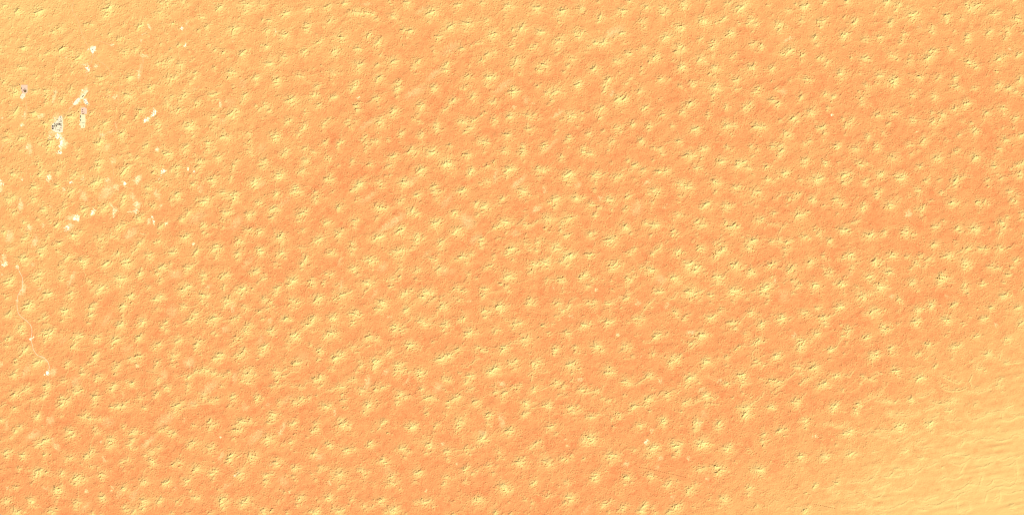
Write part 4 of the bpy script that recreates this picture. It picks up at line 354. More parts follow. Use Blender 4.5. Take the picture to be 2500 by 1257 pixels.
for x, y, s, ang in dunes:
    R = RAD[s] * rng.uniform(.86, 1.12); vig = rng.uniform(.75, 1.2)
    if ang is None: a0 = math.radians(rng.normal(22, 22)); e = 1.06
    else: a0 = math.radians(ang + rng.normal(0, 6)); e = 1.28
    # low-relief linear dunes take over in the south-east corner
    se = min(1.0, max(0.0, ((x - 1900) / 600 + (y - 760) / 500 - 0.85) / 0.5)) if x > 1800 else 0.0
    hk = 1 - 0.45 * se
    # mound and pale sand
    for (A, amp, r, ox, oy) in ((MND, 0.11 * R * hk, R * 1.15, 0, 0), (YEL, 0.09 * max(0, s - .8) * vig, R * .45, -.04 * R, -.24 * R), (YEL, (0.02 + 0.108 * s) * (1 - .35 * se) * vig, R * 1.0, -0.04 * R, -0.22 * R), (SKT, (0.22 + 0.17 * s) * (1 - .5 * se), R * 1.5, 0.03 * R, 0.28 * R)):
        cx, cy = x + ox, y + oy
        a, b, c, d = box(cx, cy, cx, cy, r * 2.3)
        if b - a < 2 or d - c < 2: continue
        X = XX[a:b][None, :] - cx; Y = YY[c:d][:, None] - cy
        U = (X * math.cos(a0) - Y * math.sin(a0)) / (r * e); V = (X * math.sin(a0) + Y * math.cos(a0)) / r
        g = amp * np.exp(-(U * U + V * V))
        P = A[c:d, a:b]
        if A is YEL: P += g * (1 - 0.55 * np.clip(P, 0, 1))
        elif A is SKT: P += g * (1 - 0.7 * np.clip(P, 0, 1))
        else: np.maximum(P, g, out=P); P += 0.25 * g * 0
    h = (0.40 + 0.47 * s) * hk * (.5 + .5 * vig)
    wl, wf = 1.30, 2.6
    for sg in (0, math.pi):
        L = R * e * rng.uniform(0.7, 1.3)
        n = max(3, int(L / 2.6)); p = wander(x, y, a0 + sg, L, n, 0.25)
        ridge(p, [h * 1.12 * (1 - 0.85 * (i / n) ** 2.4) for i in range(n + 1)], wl, wf)
    na = int(s * 1.7) + 1; base = rng.uniform(0, 6.28)
    for j in range(na):
        aa = base + 6.283 * j / na + rng.normal(0, 0.3)
        L = R * rng.uniform(0.5, 1.15); n = max(2, int(L / 3.2))
        ox, oy = rng.normal(0, R * 0.18), rng.normal(0, R * 0.18)
        p = wander(x + ox, y + oy, aa, L, n, 0.2); hh = h * rng.uniform(0.45, 0.9)
        ridge(p, [hh * (1 - 0.9 * (i / n) ** 1.6) for i in range(n + 1)], wl, wf)
    if x < 560 and y < 520:                                       # the north-west is the roughest part
        for _ in range(3):
            px, py = x + rng.uniform(-22, 22), y + rng.uniform(-20, 20); L = rng.uniform(5, 13)
            p = wander(px, py, math.radians(rng.normal(32, 22)), L, 4, 0.25); hh = rng.uniform(0.5, 1.15); ridge(p, [hh * .3, hh, hh, hh * .8, hh * .2], wl, wf)
            for (qx, qy) in p[1:4:2]:
                a, b, c, d = box(qx, qy, qx, qy, 6)
                if b - a > 1 and d - c > 1:
                    g = np.exp(-((XX[a:b][None, :] - qx) ** 2 + (YY[c:d][:, None] - qy + .8) ** 2) / 9.0); P = YEL[c:d, a:b]; np.maximum(P, 0.26 * g, out=P)
    if s >= 2 and rng.random() < 0.75 and se < 0.6:              # a long low arm that runs out onto the plain
        aa = math.radians(rng.normal(25, 18)) + (math.pi if rng.random() < 0.5 else 0)
        L = R * rng.uniform(1.8, 3.2); n = int(L / 3); p = wander(x, y, aa, L, n, 0.12)
        ridge(p, [h * 0.55 * (1 - 0.8 * i / n) for i in range(n + 1)], wl, wf)
    for _ in range(int(s * 3.6)):                                # short crests scattered over the apron
        rr = R * rng.uniform(0.3, 1.75); th = rng.uniform(0, 6.283)
        px, py = x + math.cos(th) * rr * e, y + math.sin(th) * rr * 0.9 + 0.35 * R
        L = rng.uniform(6, 13); p = wander(px, py, math.radians(rng.normal(24, 20)), L, 3, 0.2)
        hh = rng.uniform(0.4, 0.95) * hk; ridge(p, [hh * .3, hh, hh * .9, hh * .2], wl, wf)
# low sinuous links between neighbouring dunes
DA = np.array([(d[0], d[1], d[2]) for d in dunes if d[2] >= 2])
for i, (x, y, s_) in enumerate(DA):
    if x > 2050 and y > 950: continue
    dx, dy = DA[:, 0] - x, DA[:, 1] - y; dd = np.hypot(dx, dy)
    c = np.where((dd > 17) & (dd < 52) & (dx > -4))[0]
    if len(c) == 0 or rng.random() < .25: continue
    for j in rng.choice(c, min(len(c), int(rng.integers(1, 3))), replace=False):
        bow = rng.normal(0, .28) * dd[j]; mx, my = x + dx[j] / 2 - dy[j] / dd[j] * bow, y + dy[j] / 2 + dx[j] / dd[j] * bow
        n = max(4, int(dd[j] / 3.2)); f0, f1_ = rng.uniform(0, .25), rng.uniform(.6, 1)
        P_ = [((1 - t) ** 2 * x + 2 * t * (1 - t) * mx + t * t * DA[j, 0] + rng.normal(0, .5), (1 - t) ** 2 * y + 2 * t * (1 - t) * my + t * t * DA[j, 1] + rng.normal(0, .5)) for t in np.linspace(f0, f1_, n)]
        hl = rng.uniform(.3, .8); ridge(P_, [hl * rng.uniform(.6, 1.1) for _ in P_], 1.3, 2.8)
        for (qx, qy) in P_:
            a, b, c_, d = box(qx, qy, qx, qy, 6)
            if b - a < 2 or d - c_ < 2: continue
            g = np.exp(-((XX[a:b][None, :] - qx) ** 2 + (YY[c_:d][:, None] - qy + .8) ** 2) / 8.0)
            P = YEL[c_:d, a:b]; np.maximum(P, 0.10 * g, out=P); P = SKT[c_:d, a:b]; np.maximum(P, .22 * g, out=P)
for ox, oy, k, v in parse(CRESTS):
    pts = [(ox + v[i] * 10 / k, oy + v[i + 1] * 10 / k) for i in range(0, len(v) - 1, 2)]
    fine = []
    for (p, q) in zip(pts[:-1], pts[1:]):
        m = max(1, int(math.hypot(q[0] - p[0], q[1] - p[1]) / 3.5))
        for i in range(m): fine.append((p[0] + (q[0] - p[0]) * i / m + rng.normal(0, .45), p[1] + (q[1] - p[1]) * i / m + rng.normal(0, .45)))
    fine.append(pts[-1]); n = len(fine) - 1
    se = pts[0][0] > 2000 and pts[0][1] > 950
    hh = 0.6 if se else 1.0
    ridge(fine, [hh * (0.35 + 0.65 * math.sin(math.pi * (i + .6) / (n + 1.2)) ** .5) * rng.uniform(.8, 1.1) for i in range(n + 1)], 2.0 if se else 1.3, 8.0 if se else 2.6)
    for i in range(0, n, 1):
        a, b, c, d = box(fine[i][0], fine[i][1], fine[i][0], fine[i][1], 13 if se else 9)
        if b - a < 2 or d - c < 2: continue
        X = XX[a:b][None, :] - fine[i][0]; Y = YY[c:d][:, None] - fine[i][1] + 1.5
        g = np.exp(-(X * X + Y * Y) / (45.0 if se else 20.0))
        P = YEL[c:d, a:b]; np.maximum(P, (0.24 if se else .20) * g, out=P); P = SKT[c:d, a:b]; np.maximum(P, 0.30 * g, out=P)

# small crinkles, ripples and tone, each a warped random field
w1, w2 = lownoise(9, 9, 0, 21), lownoise(9, 9, 0, 22)
gxx, gyy = np.meshgrid(np.arange(GX, dtype=np.float32), np.arange(GY, dtype=np.float32))
def crinkle(la, lc, ang, seed, warp=2.2):
    n = bandnoise(la, lc, ang, 0.4, seed)
    n = bil(n, gxx + w1 * warp, gyy + w2 * warp)
    return np.clip(1 - np.abs(n) * 1.15, -0.6, 1)
C1 = crinkle(20, 7.6, 26, 31); C2 = crinkle(8, 4.6, 30, 32, 1.6)
RP = bil(bandnoise(9, 5, 20, 0.5, 33), gxx + w1 * 1.5, gyy + w2 * 1.5); RP2 = bandnoise(6, 5, 0, 0.5, 34)
GATE = np.clip(0.5 + 0.5 * lownoise(7, 7, 0, 35), 0, 1.4)
PLN = np.clip(0.45 + 0.45 * lownoise(34, 20, 30, 36), 0.05, 1.3)
SK = np.clip(SKT, 0, 1.15)
X2 = XX[None, :] / W0; Y2 = YY[:, None] / H0
SEM = np.clip(((XX[None, :] - 1900) / 600 + (YY[:, None] - 760) / 500 - 0.85) / 0.6, 0, 1)
NWR = np.clip(1 - (XX[None, :] / 620 + np.maximum(YY[:, None] - 300, 0) / 500), 0, 1)
PATCH = np.clip(.5 + .55 * lownoise(16, 12, 30, 63), 0, 1.3)
AMP = (0.07 + 0.17 * PATCH + 0.26 * NWR * PATCH + 1.1 * SK) * (1 - 0.72 * SEM)
HGT = MND + RID + AMP * GATE * (1.05 * C1 + 0.38 * C2) + (0.05 + 0.10 * SK + 0.05 * PLN) * (1 - .5 * SEM) * (RP + 0.7 * RP2) * 0.95
BND = bandnoise(110, 17, 10, 0.6, 38); BN2 = crinkle(40, 9, 12, 39, 3)
HGT += SEM * (0.17 * BND + 0.06 * BN2)
BROAD = lownoise(30, 18, 30, 37)
HGT += 0.2 * BROAD * (1 - .4 * SEM)

# curved rims of the hollows between the dunes
q_ = bandnoise(34, 24, 30, 0.45, 71); RIM = np.clip(1 - np.abs(bil(q_, gxx + w1 * 4, gyy + w2 * 4)) * 1.7, 0, 1) ** 2
q_ = bandnoise(20, 15, 30, 0.45, 72); RIM = np.maximum(RIM, .7 * np.clip(1 - np.abs(bil(q_, gxx + w2 * 3, gyy + w1 * 3)) * 2.0, 0, 1) ** 2)
RIM *= np.clip(.7 + .5 * lownoise(22, 18, 0, 73), 0, 1.1) * (1 - .8 * SEM) * np.clip(1.2 - SK, 0.15, 1)
HGT = blur(HGT + 0.95 * RIM, 0.48)

# ---------------------------------------------------------------- colour fields: pale interdune flats, salt pans, redder hollows
def warped_xy(amp, lam, seed):
    return lownoise(lam, lam, 0, seed) * amp, lownoise(lam, lam, 0, seed + 1) * amp
e1, e2 = warped_xy(1.5, 3.2, 51); f1, f2 = warped_xy(1.3, 6.0, 57)
PAL = np.zeros((GY, GX), np.float32)
for line in PALES.strip().split('\n'):
    for it in line.split(';'):
        x, y, ra, rb, ang, w = [float(t) for t in it.split(',')]
        if w <= 0: continue
        m = max(ra, rb) * 1.3 + 9
        a, b, c, d = box(x, y, x, y, m)
        if b - a < 2 or d - c < 2: continue
        wk = min(1.0, min(ra, rb) / 3.5) + .15
        if x < 440 and y < 640: ra *= 1.12; rb *= 1.15; wk *= 1.0
        X = XX[a:b][None, :] - x + (e1[c:d, a:b] + f1[c:d, a:b]) * wk; Y = YY[c:d][:, None] - y + (e2[c:d, a:b] + f2[c:d, a:b]) * wk; t = math.radians(ang)
        U = (X * math.cos(t) - Y * math.sin(t)) / (ra + .4); V = (X * math.sin(t) + Y * math.cos(t)) / (rb + .4)
        q = np.sqrt(U * U + V * V); soft = 0.28 if w > .6 else 0.55
        g = w * np.clip((1 + soft - q) / (2 * soft), 0, 1); g = g * g * (3 - 2 * np.minimum(g, 1)) if w >= 1 else g
        g = g * ((1.0 if w < .62 else .82) if (x < 440 and y < 720) else .85 if w < .45 else .78) * (1 + .22 * e1[c:d, a:b] / 1.5)
        P = PAL[c:d, a:b]; np.maximum(P, g, out=P)
T1 = lownoise(19, 13, 34, 41); T2 = lownoise(80, 55, 30, 42); T3 = lownoise(4.5, 3, 30, 43)
T1H = bil(lownoise(12, 9, 34, 45), gxx + w1 * 4, gyy + w2 * 4)
# the overall drift of the sand colour across the field: yellower in the north-west and south-east corners
nwy = np.clip(1 - (X2 * 2.6 + np.maximum(Y2 - .25, 0) * 1.5), 0, 1)
top = 0.16 * np.clip(1 - Y2 * 5, 0, 1)
ses = np.clip(((X2 - .70) / .30 + (Y2 - .60) / .40 - 0.72) / 1.15, 0, 1)
TONE = 0.42 + 0.03 * T2 + 0.028 * T1 + SEM * (.02 * BND + .03 * BN2) * (1 - .5 * ses) + 0.03 * T3 + 0.30 * nwy + top + 0.62 * ses + 0.40 * np.clip(SK, 0, 1) * (.8 + .3 * np.clip(C2, -1, 1))
HOL = np.clip(-T1H - 0.45, 0, 1.6) * np.clip(1 - SK * 1.2, 0, 1) * (1 - ses) * (1 - .6 * nwy)
TONE += 0.20 * RIM
TONE -= 0.15 * np.clip(HOL * 2.6, 0, 1)
YEL = YEL + 0.16 * np.clip(RID, 0, 1.2) * (0.4 + SK)
YEL = np.clip(YEL * (0.80 + 0.22 * np.clip(C1, -1, 1) + .14 * np.clip(C2, -1, 1)), 0, 1.25)

# the smoother flats are really smoother: fewer crests where the pale sheets lie
calm = np.clip(PAL * 2.2, 0, 1)
HB = blur(HGT, 5.0)
HGT = HGT + (HB - HGT) * 0.75 * calm
HB = blur(HGT, 4.0)

def smooth_along(path, w):
    for (p, q) in zip(path[:-1], path[1:]):
        a, b, c, d = box(p[0], p[1], q[0], q[1], w + 3)
        X = XX[a:b][None, :]; Y = YY[c:d][:, None]
        ex, ey = q[0] - p[0], q[1] - p[1]; L2 = ex * ex + ey * ey + 1e-6
        t = np.clip(((X - p[0]) * ex + (Y - p[1]) * ey) / L2, 0, 1)
        dist = np.sqrt((X - p[0] - t * ex) ** 2 + (Y - p[1] - t * ey) ** 2)
        m = np.clip((w + 2 - dist) / 2, 0, 1)
        HGT[c:d, a:b] += (HB[c:d, a:b] - HGT[c:d, a:b]) * m
def curve(pts, step=0.7):
    """Catmull-Rom through the points"""
    P = [pts[0]] + list(pts) + [pts[-1]]; out = []
    for i in range(1, len(P) - 2):
        p0, p1, p2, p3 = P[i - 1:i + 3]; n = max(1, int(math.hypot(p2[0] - p1[0], p2[1] - p1[1]) / step))
        for k in range(n):
            t = k / n
            out.append(tuple(0.5 * (2 * p1[j] + (p2[j] - p0[j]) * t + (2 * p0[j] - 5 * p1[j] + 4 * p2[j] - p3[j]) * t * t + (3 * p1[j] - p0[j] - 3 * p2[j] + p3[j]) * t ** 3) for j in (0, 1)))
    out.append(tuple(pts[-1])); return out
ROADS = [
 ([(43, 651), (48, 664), (54.4, 678), (55, 690), (53, 706), (45, 717), (42, 736), (42, 752), (46, 766), (56, 776), (64, 782), (72, 790), (76.5, 798), (78, 810), (76, 826), (78, 838), (82, 853), (91, 866), (104, 871), (115, 880), (120, 893), (119, 908)], 1.5),
 ([(118, 912), (119, 924), (115, 938)], .8),
 ([(181, 0), (176, 18), (178, 30), (190, 51), (198, 77), (208, 102), (221, 120)], 1.2),
 ([(226, 126), (226, 140), (223, 152), (217, 165), (212, 180), (209, 196)], 1.3),
 ([(218, 113), (229, 101), (240, 100), (262, 108), (273, 110)], 1.0),
 ([(227, 132), (240, 147), (262, 165), (277, 190)], 1.3),
 ([(61, 232), (62, 240), (64, 250), (65, 262), (63, 275)], 1.2),
 ([(62, 296), (63, 306), (65, 316)], .8),
 ([(0, 372), (3, 362), (10, 353), (20, 347), (30, 343)], 1.2),
 ([(351, 140), (349, 158), (345, 178)], 1.2), ([(348, 141), (346, 158), (342, 178)], .9),
 ([(452, 45), (457, 56), (456, 68), (450, 71)], 1.2), ([(452, 72), (452, 88), (452, 106)], .7),
 ([(187, 252), (176, 262), (168, 272), (160, 277)], 1.0), ([(186, 254), (174, 265), (163, 280)], .7),
 ([(305, 455), (314, 458), (323, 462), (325, 472)], .8),
 ([(271, 374), (276, 380), (284, 384)], 1.0),
 ([(274, 400), (277, 420), (273, 440)], .8),
 ([(293, 205), (290, 235), (288, 262)], .7), ([(64, 402), (64, 425), (63, 445)], .6),
 ([(455, 400), (459, 408)], .7), ([(207, 214), (214, 221)], .9),
 ([(279, 302), (283, 310), (281, 318), (268, 325)], .9),
 ([(151, 320), (168, 321), (190, 318), (200, 316)], .6),
]
roads = [(curve(p), w) for p, w in ROADS]
for p, w in roads: smooth_along(p[::3] + [p[-1]], w)
PIPES = [([(1539, 1136.5), (1580, 1143), (1676, 1165)], "longest dashed brown pipeline, half buried between dunes below the middle"),
         ([(330, 900), (376, 909)], "short dashed brown pipeline among dunes east of the long white track's end"),
         ([(1985, 1229), (2042, 1241)], "short dashed brown pipeline near the bottom edge in the yellowest sand")]
for p, _ in PIPES: smooth_along(p, 2.0)
PADS = {
 'plant':  [(144.5, 284), (151, 283.5), (152.3, 290), (153.2, 318), (152, 323), (136, 323), (127.5, 317), (125.8, 308), (129, 302), (137, 297), (142, 290)],
 'ybend':  [(211, 220), (215, 223), (207, 234), (203.5, 241), (197, 243), (194, 240), (197, 234), (204, 228)],
 'ywest':  [(191, 239), (196, 243), (189, 252), (183, 257), (178, 255), (183, 247)],
 'yeast':  [(204, 243), (208, 241), (213, 247), (216, 253), (213, 256.5), (208, 254)],
 'camp':   [(198, 264), (206, 262), (212, 266), (212, 278), (207, 279), (198, 279)],
 'strip':  [(195, 281), (207.5, 281), (208.6, 298), (207, 312), (197.6, 312.6), (196, 300)],
 'nwyard': [(51.5, 208), (67, 208), (67, 226), (62, 229), (54.5, 227), (52, 220)],
 'nwtail': [(54.5, 228), (62, 230), (61, 236), (55, 243), (49.5, 239), (50, 233)],
 'tri':    [(219.5, 118), (233, 112.5), (234, 117), (228, 131), (225, 131)],
}
def inpoly(poly, X, Y):
    r = np.zeros(np.broadcast(X, Y).shape, bool); n = len(poly)
    for i in range(n):
        (x1, y1), (x2, y2) = poly[i], poly[(i + 1) % n]
        if y1 == y2: continue
        r ^= ((Y < y1) != (Y < y2)) & (X < (x2 - x1) * (Y - y1) / (y2 - y1) + x1)
    return r
padz = {}
for k, poly in PADS.items():
    xs, ys = [p[0] for p in poly], [p[1] for p in poly]
    a, b, c, d = box(min(xs), min(ys), max(xs), max(ys), 6)
    X = XX[a:b][None, :]; Y = YY[c:d][:, None]
    m = inpoly(poly, X, Y)
    dist = np.full(m.shape, 99.0, np.float32)
    for i in range(len(poly)):
        p, q = poly[i], poly[(i + 1) % len(poly)]; ex, ey = q[0] - p[0], q[1] - p[1]
        t = np.clip(((X - p[0]) * ex + (Y - p[1]) * ey) / (ex * ex + ey * ey), 0, 1)
        dist = np.minimum(dist, np.sqrt((X - p[0] - t * ex) ** 2 + (Y - p[1] - t * ey) ** 2))
    dist[m] = 0; z = float(HB[c:d, a:b][m].mean()); padz[k] = z
    HGT[c:d, a:b] += (z - HGT[c:d, a:b]) * np.clip((4 - dist) / 2.2, 0, 1)
def zpx(px, py):
    """ground height in metres"""
    return float(bil(HGT, np.array([gi(px)], np.float32), np.array([gi(py)], np.float32))[0]) * PX

# ---------------------------------------------------------------- materials
def mat(name, color, rough=0.9, noise=0.0, scale=0.01, metal=0.0):
    m = bpy.data.materials.new(name); m.use_nodes = True; t = m.node_tree; b = t.nodes["Principled BSDF"]
    b.inputs["Roughness"].default_value = rough; b.inputs["Specular IOR Level"].default_value = 0.15; b.inputs["Metallic"].default_value = metal
    g = t.nodes.new("ShaderNodeNewGeometry"); n = t.nodes.new("ShaderNodeTexNoise"); n.inputs["Scale"].default_value = scale; n.inputs["Detail"].default_value = 5
    t.links.new(g.outputs["Position"], n.inputs["Vector"])
    mx = t.nodes.new("ShaderNodeMix"); mx.data_type = 'RGBA'
    mx.inputs[6].default_value = tuple(c * (1 - noise) for c in color) + (1,); mx.inputs[7].default_value = tuple(min(.95, c * (1 + noise)) for c in color) + (1,)
    t.links.new(n.outputs["Fac"], mx.inputs[0]); t.links.new(mx.outputs[2], b.inputs["Base Color"]); return m
KS = (1.36, 1.27, 1.12)                       # what the daylight makes of a level white surface here, per channel
def alb(r, g, b): return (min(.93, r / KS[0]), min(.93, g / KS[1]), min(.93, b / KS[2]))
def sand_material():
    m = bpy.data.materials.new("dune_sand"); m.use_nodes = True; t = m.node_tree; N = t.nodes; L = t.links; b = N["Principled BSDF"]
    b.inputs["Roughness"].default_value = 1.0; b.inputs["Specular IOR Level"].default_value = 0.0
    def attr(n):
        a = N.new("ShaderNodeAttribute"); a.attribute_name = n; return a.outputs["Fac"]
    geo = N.new("ShaderNodeNewGeometry").outputs["Position"]
    def noise(sc, det):
        n = N.new("ShaderNodeTexNoise"); n.inputs["Scale"].default_value = sc; n.inputs["Detail"].default_value = det; L.new(geo, n.inputs["Vector"]); return n.outputs["Fac"]
    def math_(op, a, c, d=None):
        n = N.new("ShaderNodeMath"); n.operation = op
        for i, v in enumerate((a, c, d)):
            if v is None: continue
            if isinstance(v, (int, float)): n.inputs[i].default_value = v
            else: L.new(v, n.inputs[i])
        return n.outputs[0]
    n1 = noise(0.009, 6); n2 = noise(0.0012, 4)
    tone = math_('ADD', attr("tone"), math_('MULTIPLY_ADD', n1, 0.16, -0.08)); tone = math_('ADD', tone, math_('MULTIPLY_ADD', n2, 0.12, -0.06))
    rp = N.new("ShaderNodeValToRGB"); L.new(tone, rp.inputs[0]); e = rp.color_ramp.elements
    stops = [(0.0, alb(.96, .285, .088)), (0.22, alb(1.0, .335, .108)), (0.40, alb(1.02, .40, .130)), (0.62, alb(1.03, .48, .152)), (1.0, alb(1.06, .62, .20))]
    e[0].position, e[0].color = stops[0][0], stops[0][1] + (1,); e[1].position, e[1].color = stops[-1][0], stops[-1][1] + (1,)
    for p, c in stops[1:-1]:
        x = e.new(p); x.color = c + (1,)
    def mix(f, a, c):
        x = N.new("ShaderNodeMix"); x.data_type = 'RGBA'; L.new(f, x.inputs[0]); L.new(a, x.inputs[6])
        if isinstance(c, tuple): x.inputs[7].default_value = c + (1,)
        else: L.new(c, x.inputs[7])
        return x.outputs[2]
    c = mix(math_('MINIMUM', math_('MULTIPLY', attr("crest_sand"), math_('MULTIPLY_ADD', n1, .5, .75)), 1.0), rp.outputs[0], alb(1.16, .84, .285))
    rp2 = N.new("ShaderNodeValToRGB"); pal = math_('ADD', attr("salt_flat"), math_('MULTIPLY_ADD', n1, .14, -.07)); L.new(pal, rp2.inputs[0])
    e = rp2.color_ramp.elements; e[0].position = .05; e[0].color = alb(1.04, .58, .21) + (1,); e[1].position = 1.0; e[1].color = alb(1.25, 1.10, .86) + (1,)
    x = e.new(.35); x.color = alb(1.08, .70, .27) + (1,); x = e.new(.6); x.color = alb(1.16, .88, .42) + (1,)
    rp3 = N.new("ShaderNodeMapRange"); L.new(attr("salt_flat"), rp3.inputs[0]); rp3.inputs[1].default_value = 0.02; rp3.inputs[2].default_value = 0.30
    c = mix(rp3.outputs[0], c, rp2.outputs[0])
    L.new(c, b.inputs["Base Color"])
    return m
SAND = sand_material()

# ---------------------------------------------------------------- the ground: one sheet, dense in view, reaching far beyond
core_x = np.arange(0, GX); core_y = np.arange(0, GY)
kx = core_x[((XX > -25) & (XX < W0 + 25)) | (core_x % 3 == 0)]; ky = core_y[((YY > -25) & (YY < H0 + 25)) | (core_y % 3 == 0)]
def outer(lo, hi):
    o = []; s = 8.0; v = 0.0
    while v < 11000: v += s; o.append(v); s *= 1.22
    return np.array([lo - u for u in o[::-1]]), np.array([hi + u for u in o])
lx, hx = outer(XX[kx[0]], XX[kx[-1]]); ly, hy = outer(YY[ky[0]], YY[ky[-1]])
px = np.concatenate([lx, XX[kx], hx]).astype(np.float32); py = np.concatenate([ly, YY[ky], hy]).astype(np.float32)
cgx = np.clip((px + MG) / CELL, 0, GX - 1).astype(int); cgy = np.clip((py + MG) / CELL, 0, GY - 1).astype(int)
fx = np.clip(1 - np.maximum(XX[0] + 20 - px, px - XX[-1] + 20) / 60, 0, 1); fy = np.clip(1 - np.maximum(YY[0] + 20 - py, py - YY[-1] + 20) / 60, 0, 1)
FADE = (np.clip(fx, 0, 1)[None, :] * np.clip(fy, 0, 1)[:, None]).astype(np.float32)
def pick(A, mean): return mean + (A[np.ix_(cgy, cgx)] - mean) * FADE
PZ = pick(HGT, float(HGT.mean())) * PX
NX, NY = len(px), len(py)
co = np.empty((NY, NX, 3), np.float32)
co[..., 0] = ((px - W0 / 2) * PX)[None, :]; co[..., 1] = ((H0 / 2 - py) * PX)[:, None]; co[..., 2] = PZ
i = np.arange(NY - 1)[:, None] * NX + np.arange(NX - 1)[None, :]
quads = np.stack([i, i + NX, i + NX + 1, i + 1], -1).reshape(-1, 4).astype(np.int32)
ATT = [(nm, pick(A.astype(np.float32), m).astype(np.float32).ravel()) for nm, A, m in (("tone", TONE, .35), ("crest_sand", YEL, 0.0), ("salt_flat", PAL, 0.0))]
FLAT = co.reshape(-1, 3)
def sheet(name, q):
    used = np.unique(q); lut = np.searchsorted(used, q).astype(np.int32)
    me = bpy.data.meshes.new(name)
    me.vertices.add(len(used)); me.vertices.foreach_set("co", np.ascontiguousarray(FLAT[used]).ravel())
    me.loops.add(lut.size); me.loops.foreach_set("vertex_index", lut.ravel())
    me.polygons.add(len(lut)); me.polygons.foreach_set("loop_start", np.arange(0, lut.size, 4, dtype=np.int32))
    me.polygons.foreach_set("loop_total", np.full(len(lut), 4, np.int32)); me.update()
    for nm, A in ATT:
        at = me.attributes.new(nm, 'FLOAT', 'POINT'); at.data.foreach_set("value", A[used])
    me.polygons.foreach_set("use_smooth", np.zeros(len(lut), bool))
    me.materials.append(SAND); me.update()
    o = bpy.data.objects.new(name, me); COL.objects.link(o); o["kind"] = "structure"
    return o
# the largest star dunes are hills of their own; they share their outline with the ground sheet
OWN = np.full((NY - 1, NX - 1), -1, np.int32); BEST = np.full((NY - 1, NX - 1), 1.0, np.float32)
WOB = lownoise(5, 5, 0, 61)[np.ix_(cgy, cgx)][:-1, :-1] * 0.16
pmx, pmy = (px[1:] + px[:-1]) / 2, (py[1:] + py[:-1]) / 2
big = [d for d in dunes[:NAMED] if d[2] >= 3 and -8 < d[0] < W0 + 8 and -8 < d[1] < H0 + 8][:300]
for n, (x, y, s_, ang) in enumerate(big):
    r = 16.0
    ia, ib = np.searchsorted(pmx, x - 1.4 * r * 1.3), np.searchsorted(pmx, x + 1.4 * r * 1.3); ja, jb = np.searchsorted(pmy, y - 1.6 * r), np.searchsorted(pmy, y + 1.6 * r)
    a0 = math.radians(22 if ang is None else ang)
    X = pmx[ia:ib][None, :] - x; Y = pmy[ja:jb][:, None] - y - 1.5
    U = (X * math.cos(a0) - Y * math.sin(a0)) / (r * 1.25); V = (X * math.sin(a0) + Y * math.cos(a0)) / r
    q = np.sqrt(U * U + V * V) + WOB[ja:jb, ia:ib]
    m = q < BEST[ja:jb, ia:ib]
    BEST[ja:jb, ia:ib][m] = q[m]; OWN[ja:jb, ia:ib][m] = n
OWN = OWN.ravel()
ground = sheet("desert_ground", quads[OWN < 0])
order = np.argsort(OWN, kind='stable'); so = OWN[order]
for n in range(len(big)):
    lo, hi = np.searchsorted(so, n), np.searchsorted(so, n + 1)
    if hi - lo > 20: sheet("dune_hill", quads[order[lo:hi]])
del quads, co

# ---------------------------------------------------------------- roads, graded yards
M = {
 'track': mat("packed_track", alb(1.10, .74, .38), 1.0, .06, .02),
 'faded_track': mat('faded_track', alb(1.06, .60, .25), 1.0, .08, .02),
 'gravel_cream': mat("cream_gravel", alb(1.04, .88, .55), 1.0, .10, .02),
 'gravel_yellow': mat("yellow_gravel", alb(1.06, .90, .48), 1.0, .10, .02),
 'gravel_pink': mat("pink_gravel", alb(.98, .66, .42), 1.0, .16, .02),
 'gravel_white': mat("white_gravel", alb(1.08, .96, .66), 1.0, .06, .02),
 'black': mat("black_liner", (.035, .026, .010), .6, .2, .02),
 'water': mat("dark_pond_water", (.02, .018, .010), .25, .1, .01),
 'pale_water': mat("grey_pond_water", (.36, .30, .30), .3, .1, .01),
 'brown_dark': mat("rusty_brown_sheet", (.08, .035, .012), .8, .25, .03),
 'olive': mat("olive_roofing", (.17, .12, .05), .85, .2, .03),
 'grey': mat("grey_sheet_metal", (.27, .24, .19), .7, .15, .03),
 'grey_dark': mat("dark_grey_steel", (.07, .06, .04), .7, .2, .03),
 'mauve': mat("faded_mauve_roof", (.36, .20, .17), .85, .15, .03),
 'teal': mat("pale_teal_paint", (.42, .62, .58), .6, .08, .03),
 'cream': mat("cream_wall", (.66, .58, .46), .9, .1, .03),
 'white': mat("white_panel", (.78, .76, .72), .8, .05, .03),
 'earth': mat("bulldozed_sand", alb(1.1, .78, .42), 1.0, .1, .02),
 'rust': mat("rusted_pipe", (.34, .15, .055), .8, .25, .03),
}
def link(name, bm, m, parent=None, smooth=False):
    me = bpy.data.meshes.new(name); bmesh.ops.remove_doubles(bm, verts=bm.verts, dist=.001) if name == "trestle" else None; bmesh.ops.recalc_face_normals(bm, faces=bm.faces); bm.to_mesh(me); bm.free()
    if smooth:
        for p in me.polygons: p.use_smooth = True
    me.materials.append(M[m]); o = bpy.data.objects.new(name, me); COL.objects.link(o); o.parent = parent; return o
def struct(name, bm, m):
    o = link(name, bm, m); o["kind"] = "structure"; return o
def thing(name, label, cat, px_, py_, z, rot=0.0, group=None):
    o = bpy.data.objects.new(name, None); COL.objects.link(o); o.location = (wx(px_), wy(py_), z); o.rotation_euler = (0, 0, math.radians(rot))
    o.empty_display_size = 20
    o["label"] = label; o["category"] = cat
    if group: o["group"] = group
    return o
def bx(bm, x0, x1, y0, y1, z0, z1):
    v = [bm.verts.new(c) for c in ((x0, y0, z0), (x1, y0, z0), (x1, y1, z0), (x0, y1, z0), (x0, y0, z1), (x1, y0, z1), (x1, y1, z1), (x0, y1, z1))]
    for f in ((0, 3, 2, 1), (4, 5, 6, 7), (0, 1, 5, 4), (1, 2, 6, 5), (2, 3, 7, 6), (3, 0, 4, 7)): bm.faces.new([v[i] for i in f])
